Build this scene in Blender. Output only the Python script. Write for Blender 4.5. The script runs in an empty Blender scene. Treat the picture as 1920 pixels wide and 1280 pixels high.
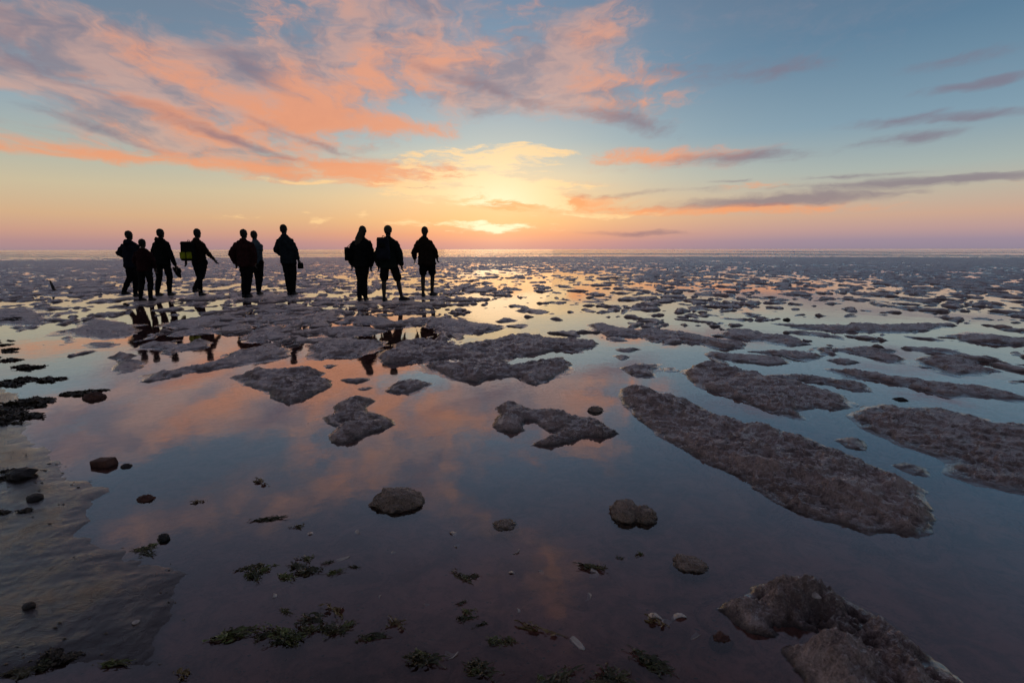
import bpy, bmesh, math, random
import numpy as np
from mathutils import Vector, Matrix, Euler

random.seed(7); RNG = np.random.default_rng(7)
R = math.radians
scene = bpy.context.scene
COL = scene.collection

# ------------------------------------------------------------------ camera
CAM_H = 1.22
PITCH = 10.2
cam_data = bpy.data.cameras.new('camera')
cam = bpy.data.objects.new('camera', cam_data); COL.objects.link(cam)
cam_data.sensor_width = 36.0; cam_data.lens = 18.0
cam_data.clip_start = 0.05; cam_data.clip_end = 30000
CAM_M = (Matrix.Translation((0, 0, CAM_H)) @ Euler((R(90 - PITCH), 0, 0)).to_matrix().to_4x4()
         @ Euler((0, 0, R(-0.08))).to_matrix().to_4x4())
cam.matrix_world = CAM_M
scene.camera = cam
FPX = 960.0

def ray(px, py):
    v = CAM_M.to_3x3() @ Vector(((px - 960) / FPX, -(py - 640) / FPX, -1))
    return v.normalized()
def ground(px, py, z=0.0):
    v = ray(px, py)
    t = (z - CAM_H) / v.z
    return (v.x * t, v.y * t)
def azel(px, py):
    v = ray(px, py)
    return math.degrees(math.atan2(v.x, v.y)), math.degrees(math.asin(v.z))

def lin(c):
    return tuple(((x / 255) / 12.92 if x / 255 <= 0.04045 else ((x / 255 + 0.055) / 1.055) ** 2.4) for x in c) + (1.0,)

# ------------------------------------------------------------------ colour management
vs = scene.view_settings
vs.view_transform = 'Standard'; vs.look = 'None'; vs.exposure = 0.0; vs.gamma = 1.0
vs.use_curve_mapping = False
scene.cycles.use_adaptive_sampling = True; scene.cycles.adaptive_threshold = 0.03; scene.cycles.adaptive_min_samples = 12

# ------------------------------------------------------------------ node helper
class NT:
    def __init__(s, tree): s.t = tree; s.n = tree.nodes; s.l = tree.links
    def node(s, typ, **kw):
        n = s.n.new(typ)
        for k, v in kw.items(): setattr(n, k, v)
        return n
    def link(s, a, b): s.l.new(a, b)
    def setin(s, sock, v):
        if hasattr(v, 'is_output'): s.l.new(v, sock)
        else: sock.default_value = v
    def math(s, op, a, b=None, c=None, clamp=False):
        n = s.node('ShaderNodeMath', operation=op, use_clamp=clamp)
        s.setin(n.inputs[0], a)
        if b is not None: s.setin(n.inputs[1], b)
        if c is not None: s.setin(n.inputs[2], c)
        return n.outputs[0]
    def vmath(s, op, a, b=None, scale=None):
        n = s.node('ShaderNodeVectorMath', operation=op)
        s.setin(n.inputs[0], a)
        if b is not None: s.setin(n.inputs[1], b)
        if scale is not None: s.setin(n.inputs[3], scale)
        return n.outputs[0]
    def noise(s, vec, scale, detail=4, rough=0.55, dist=0.0, col=False, dim='3D'):
        n = s.node('ShaderNodeTexNoise'); n.noise_dimensions = dim
        if vec is not None: s.l.new(vec, n.inputs['Vector'])
        n.inputs['Scale'].default_value = scale; n.inputs['Detail'].default_value = detail
        n.inputs['Roughness'].default_value = rough; n.inputs['Distortion'].default_value = dist
        return n.outputs[1] if col else n.outputs[0]
    def smooth(s, v, a, b, lo=0.0, hi=1.0):
        n = s.node('ShaderNodeMapRange', interpolation_type='SMOOTHSTEP')
        s.setin(n.inputs[0], v)
        n.inputs[1].default_value = a; n.inputs[2].default_value = b
        n.inputs[3].default_value = lo; n.inputs[4].default_value = hi
        return n.outputs[0]
    def mix(s, f, a, b, mode='MIX'):
        n = s.node('ShaderNodeMix', data_type='RGBA', blend_type=mode)
        s.setin(n.inputs[0], f); s.setin(n.inputs[6], a); s.setin(n.inputs[7], b)
        return n.outputs[2]
    def ramp(s, v, stops, interp='LINEAR'):
        n = s.node('ShaderNodeValToRGB'); cr = n.color_ramp; cr.interpolation = interp
        while len(cr.elements) < len(stops): cr.elements.new(0.5)
        for e, (p, c) in zip(cr.elements, stops): e.position = p; e.color = c
        s.setin(n.inputs[0], v)
        return n.outputs[0]
    def comb(s, x, y, z=0.0):
        n = s.node('ShaderNodeCombineXYZ')
        s.setin(n.inputs[0], x); s.setin(n.inputs[1], y); s.setin(n.inputs[2], z)
        return n.outputs[0]

# ------------------------------------------------------------------ world: dusk sky with clouds
SUN_AZ, SUN_EL = azel(935, 424)
world = bpy.data.worlds.new('World'); scene.world = world; world.use_nodes = True
w = NT(world.node_tree); w.n.clear()
tc = w.node('ShaderNodeTexCoord').outputs['Generated']
d = w.vmath('NORMALIZE', tc)
sep = w.node('ShaderNodeSeparateXYZ'); w.link(d, sep.inputs[0])
dx, dy, dz = sep.outputs
az = w.math('MULTIPLY', w.math('ARCTAN2', dx, dy), 57.29578)
el = w.math('MULTIPLY', w.math('ARCSINE', dz), 57.29578)
elp = w.math('MAXIMUM', el, 0.0)
ramp_in = w.math('DIVIDE', w.math('SQRT', elp), math.sqrt(90.0))     # square root gives room near the horizon
def stops(lst): return [(math.sqrt(e / 90.0), lin(c)) for e, c in lst]
cen = w.ramp(ramp_in, stops([(0, (186, 146, 150)), (0.7, (206, 150, 142)), (1.6, (226, 162, 130)), (3, (238, 190, 136)), (5, (240, 207, 158)),
      (7.7, (222, 213, 184)), (11, (172, 193, 196)), (16, (138, 167, 189)), (23, (112, 142, 170)), (35, (114, 112, 132)), (60, (96, 92, 106))]))
rgt = w.ramp(ramp_in, stops([(0, (146, 136, 154)), (0.8, (160, 143, 160)), (1.8, (190, 158, 156)), (3, (206, 170, 150)), (5, (192, 182, 166)),
      (7, (168, 181, 178)), (11, (128, 158, 177)), (18, (92, 127, 155)), (30, (98, 106, 128)), (60, (94, 91, 106))]))
lft = w.ramp(ramp_in, stops([(0, (160, 138, 148)), (0.8, (186, 147, 146)), (1.6, (206, 160, 142)), (3, (216, 178, 142)), (5.5, (206, 192, 162)),
      (8, (180, 186, 174)), (12, (150, 170, 182)), (18, (112, 134, 156)), (30, (108, 110, 130)), (60, (94, 91, 106))]))
side = w.mix(w.smooth(az, -8, 16), lft, rgt)
caz = w.math('DIVIDE', w.math('ADD', az, 2.5), 19.0)
gau = w.math('POWER', 2.71828, w.math('MULTIPLY', w.math('MULTIPLY', caz, caz), -1.0))
base = w.mix(gau, side, cen)
# the sky darkens away from the glow, behind the viewer
cosun = w.node('ShaderNodeVectorMath', operation='DOT_PRODUCT')
w.link(d, cosun.inputs[0]); cosun.inputs[1].default_value = (math.sin(R(SUN_AZ)) * math.cos(R(SUN_EL)), math.cos(R(SUN_AZ)) * math.cos(R(SUN_EL)), math.sin(R(SUN_EL)))
dsun = cosun.outputs['Value']
back = w.smooth(dsun, -0.6, 0.62, 0.68, 1.0)
# glow around the hidden sun
ang = w.math('ARCCOSINE', w.math('MINIMUM', dsun, 0.999999))
g1 = w.math('POWER', 2.71828, w.math('MULTIPLY', ang, -1 / R(4.5)))
base = w.mix(w.math('MULTIPLY', g1, 0.26), base, (1.0, 0.78, 0.50, 1.0))

# --- clouds: strokes of cloud in azimuth / elevation, broken up by wind-drawn noise
# the wind blows along the view, so the drawn-out wisps run together at the horizon below the glow
inv = w.math('DIVIDE', 1.0, w.math('ADD', w.math('MAXIMUM', dz, 0.0), 0.13))
Pp = w.comb(w.math('MULTIPLY_ADD', w.math('MULTIPLY', dx, inv), 1.0, w.math('MULTIPLY', w.math('MULTIPLY', dy, inv), 0.07)), w.math('MULTIPLY', dy, inv), 0.0)
S = w.comb(az, el, 1.0)
wn = w.noise(w.vmath('MULTIPLY', S, (0.07, 0.20, 1)), 1.0, 1, 0.5, 0.0, col=True, dim='2D')
warp = w.vmath('MULTIPLY', w.vmath('SUBTRACT', wn, (0.5, 0.5, 0.5)), (7.0, 2.4, 0.0))
wn2 = w.noise(w.vmath('MULTIPLY', S, (0.30, 0.8, 1)), 1.0, 2, 0.6, 0.0, col=True, dim='2D')
warp2 = w.vmath('MULTIPLY', w.vmath('SUBTRACT', wn2, (0.5, 0.5, 0.5)), (3.0, 1.1, 0.0))
warpS = w.vmath('ADD', warp, warp2)
SW = w.vmath('ADD', S, warpS)
PW = w.vmath('ADD', Pp, w.vmath('MULTIPLY', warpS, (0.035, 0.06, 0)))
wispA = w.noise(w.vmath('MULTIPLY', SW, (0.055, 0.55, 1)), 1.0, 5, 0.62, 0.0, dim='2D')
wispB = w.noise(w.vmath('MULTIPLY', PW, (3.1, 0.85, 1)), 1.0, 7, 0.66, 0.0, dim='2D')
wispC = w.noise(w.vmath('MULTIPLY', SW, (0.32, 0.62, 1)), 1.0, 5, 0.64, 0.0, dim='2D')
hi = w.smooth(el, 3.5, 12.0)
wA = w.math('MULTIPLY_ADD', hi, -0.50, 0.75); wB = w.math('MULTIPLY', hi, 0.45); wC = w.math('MULTIPLY_ADD', hi, 0.05, 0.25)
wisp = w.math('ADD', w.math('ADD', w.math('MULTIPLY', wispA, wA), w.math('MULTIPLY', wispB, wB)), w.math('MULTIPLY', wispC, wC))
wz = w.math('MULTIPLY', w.math('SUBTRACT', wisp, 0.5), 4.2)
tone = w.math('ADD', w.math('MULTIPLY', wispB, 0.5), w.math('MULTIPLY', w.noise(w.vmath('MULTIPLY', SW, (0.16, 0.42, 1)), 1.0, 3, 0.6, dim='2D'), 0.5))

# strokes lie along the horizon or along one of a few slants, so each slant is one turned copy of the sky coordinates
SLANTS = [-50, -22, 0, 14, 26]
def turned(vec):
    out_ = {}
    for t_ in SLANTS:
        c_, s_ = math.cos(R(-t_)), math.sin(R(-t_))        # screen angles run clockwise
        if t_ == 0: out_[0] = vec; continue
        q1 = w.node('ShaderNodeVectorMath', operation='DOT_PRODUCT'); w.link(vec, q1.inputs[0]); q1.inputs[1].default_value = (c_, s_, 0)
        q2 = w.node('ShaderNodeVectorMath', operation='DOT_PRODUCT'); w.link(vec, q2.inputs[0]); q2.inputs[1].default_value = (-s_, c_, 0)
        out_[t_] = w.comb(q1.outputs['Value'], q2.outputs['Value'], 0.0)
    return out_
def strokes(lst, vec):
    acc = None; tv_ = turned(vec)
    for cx, cy, rx, ry, a, amp in lst:
        sl = min(SLANTS, key=lambda q_: abs(q_ - a)); a = sl
        c = azel(cx, cy); ca, sa = math.cos(R(a)), math.sin(R(a))
        e1 = azel(cx + ca * rx * .5, cy + sa * rx * .5); e0 = azel(cx - ca * rx * .5, cy - sa * rx * .5)
        f1 = azel(cx - sa * ry, cy + ca * ry); f0 = azel(cx + sa * ry, cy - ca * ry)
        L = math.hypot(e1[0] - e0[0], e1[1] - e0[1]) * 1.35
        H = max(math.hypot(f1[0] - f0[0], f1[1] - f0[1]) / 2, 0.2) * 1.6
        c_, s_ = math.cos(R(-sl)), math.sin(R(-sl))
        u_, v_ = c[0] * c_ + c[1] * s_, -c[0] * s_ + c[1] * c_
        m = w.node('ShaderNodeVectorMath', operation='MULTIPLY_ADD'); w.link(tv_[sl], m.inputs[0])
        m.inputs[1].default_value = (1 / L, 1 / H, 0); m.inputs[2].default_value = (-u_ / L, -v_ / H, 0)
        g = w.node('ShaderNodeTexGradient', gradient_type='SPHERICAL'); w.link(m.outputs[0], g.inputs[0])
        v = g.outputs[1]
        acc = w.math('MULTIPLY', v, amp) if acc is None else w.math('MULTIPLY_ADD', v, amp, acc)
    return acc

MAUVE = [(60, 60, 320, 60, 12, .9), (180, 110, 330, 60, 18, 1.0), (350, 165, 260, 60, 22, .9), (480, 120, 160, 60, 10, .7), (560, 190, 220, 70, 8, .9),
         (640, 110, 300, 90, -15, .8), (850, 110, 280, 90, -6, .9), (1080, 165, 210, 50, 2, .9), (200, 205, 300, 26, 19, .9), (340, 265, 260, 26, 10, .8), (90, 245, 260, 26, 6, .7),
         (40, 130, 200, 30, 14, .5), (1120, 50, 110, 36, -15, .7), (1160, 215, 110, 30, 14, .7), (540, 312, 330, 24, 1, .7), (1300, 297, 260, 18, 2, .8), (980, 110, 200, 70, -14, .6),
         (540, -70, 420, 70, -8, .7), (900, -150, 300, 50, -20, .6), (200, -120, 260, 50, 10, .5), (1010, -340, 150, 180, 12, .7)]
ORANGE = [(365, 150, 95, 40, 28, 1.2), (260, 110, 150, 30, 26, .5), (530, 205, 90, 60, 20, 1.2), (640, 232, 200, 30, 4, 1.5), (560, 170, 130, 40, 14, .8), (760, 238, 100, 16, 2, 1.2), (300, 215, 250, 20, 24, 1.2), (410, 246, 120, 18, 14, 1.3), (150, 195, 200, 14, 24, .6),
          (60, 268, 220, 22, 6, 1.1), (250, 297, 300, 12, 3, 1.0), (540, 318, 300, 20, 1, 1.4), (700, 318, 170, 20, 0, 1.2), (470, 62, 50, 50, -60, .5), (660, 150, 130, 60, -20, .5), (730, 85, 110, 36, -50, .6),
          (840, 110, 210, 55, -24, 1.0), (950, 60, 130, 26, -40, .5), (1140, 42, 80, 26, -18, .8), (1160, 145, 140, 30, -4, .8), (1180, 192, 120, 16, -8, .9), (1210, 294, 160, 16, 2, 1.5),
          (1090, 378, 170, 18, 1, 1.7), (1220, 395, 190, 9, 0, 1.5), (1430, 353, 90, 7, 0, .9), (1470, 394, 220, 7, 0, .8), (1880, 353, 110, 7, -3, .8), (1010, 348, 130, 7, 0, .7), (720, 352, 70, 8, 0, .7),
          (640, -40, 240, 50, -20, .5), (1010, -340, 110, 170, 12, .5)]
GOLD = [(890, 302, 150, 24, -4, 1.25), (970, 284, 90, 14, -6, 1.1), (620, 345, 170, 4, 2, .8), (850, 334, 150, 10, 0, .9), (890, 360, 180, 20, 1, 1.7), (1000, 370, 120, 14, 8, 1.3), (940, 427, 120, 9, 0, 1.3), (1020, 345, 110, 5, 0, .8),
        (820, 419, 120, 5, -3, .8), (760, 360, 70, 7, 0, .8), (1120, 402, 140, 4, 0, .8), (590, 412, 22, 8, 40, .8), (612, 418, 22, 6, -30, .6), (690, 408, 12, 12, 40, .9), (450, 405, 100, 4, 2, .5)]
GREY = [(930, 168, 150, 12, 8, .9), (1180, 232, 100, 18, 16, 1.0), (1420, 292, 180, 13, 0, .9), (1420, 136, 190, 20, 3, .7), (1780, 115, 130, 16, -8, .8), (1820, 160, 130, 9, -3, .9),
        (1680, 222, 130, 12, -4, .9), (1840, 214, 130, 10, -5, .8), (1710, 258, 110, 14, -4, 1.0), (1440, 379, 320, 10, 0, 1.2), (1180, 364, 160, 7, 0, .8), (1610, 352, 220, 9, -6, .8), (1790, 344, 240, 8, -4, .8), (1600, 334, 140, 5, 0, .7), (1360, 345, 50, 3, 0, .8),
        (450, 125, 110, 24, 22, 1.0), (200, 175, 240, 16, 18, .5), (450, 268, 140, 9, 8, .9), (770, 353, 40, 5, 0, .9), (1180, 436, 120, 5, 0, .8), (30, 70, 200, 50, 14, .7), (1250, 130, 120, 12, 2, .5), (560, 256, 150, 7, 12, .6), (170, 240, 160, 10, 8, .6)]
SV = w.vmath('ADD', S, w.vmath('SCALE', warpS, scale=0.5))
def after(vec, acc):      # evaluates one bank of strokes after the other, which keeps the node program small
    t_ = w.math('MULTIPLY', acc, 1e-9)
    return w.vmath('ADD', vec, w.comb(t_, 0.0, 0.0))
fa = strokes(MAUVE, SW); fb = strokes(ORANGE, after(SV, fa)); fc = strokes(GOLD, after(SV, fb)); fd = strokes(GREY, after(SV, fc))
def cover(f, kn, lo, hi_, nz=None):
    g_ = w.smooth(f, 0.0, 0.35)
    return w.math('MULTIPLY', w.smooth(w.math('MULTIPLY_ADD', wz if nz is None else nz, kn, f), lo, hi_), g_)
wzg = w.math('MULTIPLY', w.math('SUBTRACT', w.noise(w.vmath('MULTIPLY', SV, (0.22, 1.15, 1)), 1.0, 6, 0.66, 0.0, dim='2D'), 0.5), 4.5)
# thin general cirrus that goes on over the whole sky
veil = w.math('MULTIPLY', w.smooth(wisp, 0.50, 0.72), w.smooth(el, 8, 26))
ca = cover(fa, 0.95, 0.02, 1.25); cb = cover(fb, 1.5, 0.16, 1.75); cc = cover(fc, 1.0, 0.25, 1.35, wzg); cd = cover(fd, 0.6, 0.06, 1.0)
col = w.mix(w.math('MULTIPLY', veil, 0.25), base, lin((158, 145, 158)))
mauve = w.mix(w.smooth(tone, 0.36, 0.60), lin((140, 126, 138)), lin((212, 164, 148)))
col = w.mix(w.math('MULTIPLY', ca, 0.72), col, mauve)
orange = w.ramp(w.math('DIVIDE', elp, 40.0), [(0.0, lin((250, 164, 110))), (0.13, lin((246, 160, 112))), (0.3, lin((236, 155, 116))), (0.55, lin((226, 162, 138))), (1.0, lin((170, 112, 104)))])
col = w.mix(w.math('MULTIPLY', cb, 0.86), col, orange)
col = w.mix(w.math('MULTIPLY', cd, 0.72), col, lin((126, 114, 132)))
gold = w.ramp(w.math('MULTIPLY', g1, 1.6), [(0.0, lin((250, 208, 152))), (0.35, lin((253, 226, 178))), (1.0, (1.12, 0.98, 0.70, 1))])
col = w.mix(w.math('MULTIPLY', cc, 0.92), col, gold)
col = w.mix(1.0, col, w.comb(back, back, back), 'MULTIPLY')
# a physical twilight sky underneath the haze and clouds
sky = w.node('ShaderNodeTexSky', sky_type='NISHITA', sun_disc=False)
sky.sun_elevation = R(SUN_EL); sky.sun_rotation = R(SUN_AZ); sky.altitude = 0; sky.dust_density = 2.0; sky.air_density = 1.2; sky.ozone_density = 1.5
col = w.mix(1.0, w.mix(1.0, col, (0.93, 0.93, 0.93, 1), 'MULTIPLY'), w.mix(1.0, sky.outputs[0], (0.012, 0.012, 0.012, 1), 'MULTIPLY'), 'ADD')
bg = w.node('ShaderNodeBackground'); w.link(col, bg.inputs[0]); bg.inputs[1].default_value = 1.0
wo = w.node('ShaderNodeOutputWorld'); w.link(bg.outputs[0], wo.inputs[0])
world.cycles.sampling_method = 'MANUAL'; world.cycles.sample_map_resolution = 512

# the low sun behind thin cloud
sd_ = bpy.data.lights.new('sun', 'SUN'); sd_.energy = 0.012; sd_.angle = R(12); sd_.color = (1.0, 0.55, 0.30)
sun = bpy.data.objects.new('sun', sd_); COL.objects.link(sun)
sv = Vector((math.sin(R(SUN_AZ)) * math.cos(R(SUN_EL)), math.cos(R(SUN_AZ)) * math.cos(R(SUN_EL)), math.sin(R(SUN_EL))))
sun.rotation_euler = sv.to_track_quat('Z', 'Y').to_euler(); sun.location = (0, 0, 20)

# ------------------------------------------------------------------ materials
def new_mat(name):
    m = bpy.data.materials.new(name); m.use_nodes = True
    t = NT(m.node_tree); t.n.clear()
    out = t.node('ShaderNodeOutputMaterial')
    return m, t, out

def mud_material(name, dark, light, bed, wetscale=1.0, rough_hi=0.62, filmdry=1.0, filmmax=0.76):
    m, t, out = new_mat(name)
    geo = t.node('ShaderNodeNewGeometry'); pos = geo.outputs['Position']
    sp = t.node('ShaderNodeSeparateXYZ'); t.link(pos, sp.inputs[0]); z = sp.outputs[2]
    n1 = t.noise(pos, 2.3, 4, 0.6); nb = t.noise(pos, 7.0, 5, 0.7, 1.0); n2 = t.noise(pos, 26, 5, 0.68, 0.6); n3 = t.noise(pos, 120, 4, 0.72); nw = t.noise(pos, 5.5, 4, 0.6)
    k = t.math('ADD', t.math('MULTIPLY', n1, 0.34), t.math('ADD', t.math('MULTIPLY', n2, 0.38), t.math('MULTIPLY', n3, 0.28)))
    c = t.mix(t.smooth(k, 0.40, 0.60), dark, light)
    # stranded pale grains and dark specks of weed
    c = t.mix(t.math('MULTIPLY', t.smooth(n3, 0.60, 0.72), 0.45), c, tuple(v * 1.9 for v in light[:3]) + (1,))
    c = t.mix(t.math('MULTIPLY', t.smooth(n3, 0.40, 0.30), 0.6), c, tuple(v * 0.35 for v in dark[:3]) + (1,))
    zz = t.math('ADD', z, t.math('MULTIPLY', t.math('SUBTRACT', nw, 0.5), 0.016))
    under = t.smooth(z, 0.0005, -0.0035)
    dryf = t.smooth(zz, 0.001, 0.020 * wetscale)
    wetd = t.math('MULTIPLY_ADD', t.smooth(zz, 0.000, 0.030 * wetscale), 0.80, 0.20)      # wet mud is darker than drained mud
    c = t.mix(1.0, c, t.comb(wetd, wetd, wetd), 'MULTIPLY')
    c = t.mix(under, c, t.mix(t.smooth(t.math('ADD', t.math('MULTIPLY', k, 0.5), t.math('MULTIPLY', nb, 0.5)), 0.40, 0.58), tuple(v * 0.55 for v in bed[:3]) + (1,), tuple(v * 1.7 for v in bed[:3]) + (1,)))
    rough = t.math('ADD', t.math('MULTIPLY', dryf, rough_hi - 0.16), t.math('MULTIPLY_ADD', n2, 0.16, 0.06))
    bs = t.math('MULTIPLY_ADD', dryf, 0.85, 0.07)
    b1 = t.node('ShaderNodeBump'); t.link(t.math('ADD', t.math('MULTIPLY', n2, 0.55), t.math('MULTIPLY', n3, 0.45)), b1.inputs['Height'])
    b1.inputs['Distance'].default_value = 0.030; t.link(bs, b1.inputs['Strength'])
    p = t.node('ShaderNodeBsdfPrincipled')
    t.link(c, p.inputs['Base Color']); t.link(rough, p.inputs['Roughness']); t.link(b1.outputs[0], p.inputs['Normal'])
    t.link(t.math('MULTIPLY', t.math('SUBTRACT', 1.0, under), 0.16), p.inputs['Specular IOR Level'])
    p.inputs['IOR'].default_value = 1.4
    # the film of water left on the low parts of the mud
    fr = t.node('ShaderNodeFresnel'); fr.inputs['IOR'].default_value = 1.33; t.link(b1.outputs[0], fr.inputs['Normal'])
    f = t.math('POWER', t.math('MAXIMUM', t.math('SUBTRACT', fr.outputs[0], 0.0250), 0.0), 0.48, clamp=True)
    nz_ = t.node('ShaderNodeSeparateXYZ'); t.link(geo.outputs['Normal'], nz_.inputs[0])
    f = t.math('MULTIPLY', f, t.smooth(nz_.outputs[2], 0.90, 0.985, 0.10, filmmax))
    film = t.math('MULTIPLY', t.math('MULTIPLY', f, t.smooth(zz, 0.001, 0.028 * wetscale, 1.0, filmdry)), t.math('SUBTRACT', 1.0, under))
    gl = t.node('ShaderNodeBsdfGlossy'); t.link(t.math('MULTIPLY_ADD', dryf, 0.36, 0.09), gl.inputs['Roughness']); gl.inputs['Color'].default_value = (0.95, 0.93, 0.94, 1); t.link(b1.outputs[0], gl.inputs['Normal'])
    mx = t.node('ShaderNodeMixShader'); t.link(film, mx.inputs[0]); t.link(p.outputs[0], mx.inputs[1]); t.link(gl.outputs[0], mx.inputs[2])
    t.link(mx.outputs[0], out.inputs[0])
    return m

MUD = mud_material('wet_mud', (0.160, 0.115, 0.104, 1), (0.49, 0.37, 0.34, 1), (0.26, 0.135, 0.108, 1))
SAND_M = mud_material('wet_sand', (0.085, 0.062, 0.058, 1), (0.19, 0.145, 0.135, 1), (0.20, 0.105, 0.085, 1), 1.0, 0.5, 0.5, 0.36)
LUMP = mud_material('lump_mud', (0.13, 0.098, 0.080, 1), (0.42, 0.31, 0.25, 1), (0.07, 0.05, 0.042, 1), 0.4, 0.8, 0.25)

def water_material(name, bump, scale, rough, tint):
    m, t, out = new_mat(name)
    geo = t.node('ShaderNodeNewGeometry'); pos = geo.outputs['Position']
    nm = None
    if bump > 0:
        h = t.noise(t.vmath('MULTIPLY', pos, scale), 1.0, 4, 0.55)
        b = t.node('ShaderNodeBump'); t.link(h, b.inputs['Height']); b.inputs['Distance'].default_value = bump; b.inputs['Strength'].default_value = 1.0
        nm = b.outputs[0]
    fr = t.node('ShaderNodeFresnel'); fr.inputs['IOR'].default_value = 1.33
    f = t.math('POWER', t.math('MAXIMUM', t.math('SUBTRACT', fr.outputs[0], 0.0250), 0.0), 0.50, clamp=True)
    gl = t.node('ShaderNodeBsdfGlossy'); gl.inputs['Roughness'].default_value = rough; gl.inputs['Color'].default_value = (0.96, 0.96, 0.97, 1)
    if nm is not None: t.link(nm, gl.inputs['Normal']); t.link(nm, fr.inputs['Normal'])
    tr = t.node('ShaderNodeBsdfTransparent'); tr.inputs[0].default_value = tint
    mx = t.node('ShaderNodeMixShader'); t.link(f, mx.inputs[0]); t.link(tr.outputs[0], mx.inputs[1]); t.link(gl.outputs[0], mx.inputs[2])
    t.link(mx.outputs[0], out.inputs[0])
    return m
WATER = water_material('shallow_water', 0.0012, (3.0, 3.0, 1.0), 0.035, (0.80, 0.77, 0.77, 1))
SEA = water_material('sea_water', 0.10, (0.12, 0.5, 1.0), 0.10, (0.25, 0.25, 0.28, 1))

def simple(name, col, rough=0.8, var=0.35, scale=18, spec=0.3, bump=0.0, bscale=60):
    m, t, out = new_mat(name)
    tcn = t.node('ShaderNodeTexCoord').outputs['Object']
    n = t.noise(tcn, scale, 4, 0.6)
    c = t.mix(t.smooth(n, 0.3, 0.7), tuple(v * (1 - var) for v in col) + (1,), tuple(v * (1 + var) for v in col) + (1,))
    p = t.node('ShaderNodeBsdfPrincipled'); t.link(c, p.inputs['Base Color']); p.inputs['Roughness'].default_value = rough
    p.inputs['Specular IOR Level'].default_value = spec
    if bump:
        b = t.node('ShaderNodeBump'); t.link(t.noise(tcn, bscale, 4, 0.6), b.inputs['Height']); b.inputs['Distance'].default_value = bump; b.inputs['Strength'].default_value = 1
        t.link(b.outputs[0], p.inputs['Normal'])
    t.link(p.outputs[0], out.inputs[0])
    return m

# ------------------------------------------------------------------ numpy noise
def _hash(ix, iy, seed):
    h = (ix.astype(np.int64) * 374761393 + iy.astype(np.int64) * 668265263 + seed * 1442695041) & 0xffffffff
    h = ((h ^ (h >> 13)) * 1274126177) & 0xffffffff
    return (h ^ (h >> 16)) & 0xffff
def pnoise(x, y, seed=0):
    ix = np.floor(x); iy = np.floor(y); fx = x - ix; fy = y - iy
    u = fx * fx * fx * (fx * (fx * 6 - 15) + 10); v = fy * fy * fy * (fy * (fy * 6 - 15) + 10)
    def g(ox, oy):
        a = _hash(ix + ox, iy + oy, seed) * (2 * np.pi / 65536.0)
        return np.cos(a) * (fx - ox) + np.sin(a) * (fy - oy)
    a = g(0, 0); b = g(1, 0); c = g(0, 1); e = g(1, 1)
    return (a + u * (b - a)) * (1 - v) + (c + u * (e - c)) * v
def fbm(x, y, oct=4, seed=0, gain=0.5):
    s = np.zeros_like(x); a = 1.0; f = 1.0
    for i in range(oct):
        s += a * pnoise(x * f + i * 17.3, y * f - i * 9.1, seed + i); a *= gain; f *= 2.03
    return s
def sstep(x, a, b):
    t = np.clip((x - a) / (b - a), 0, 1); return t * t * (3 - 2 * t)

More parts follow.
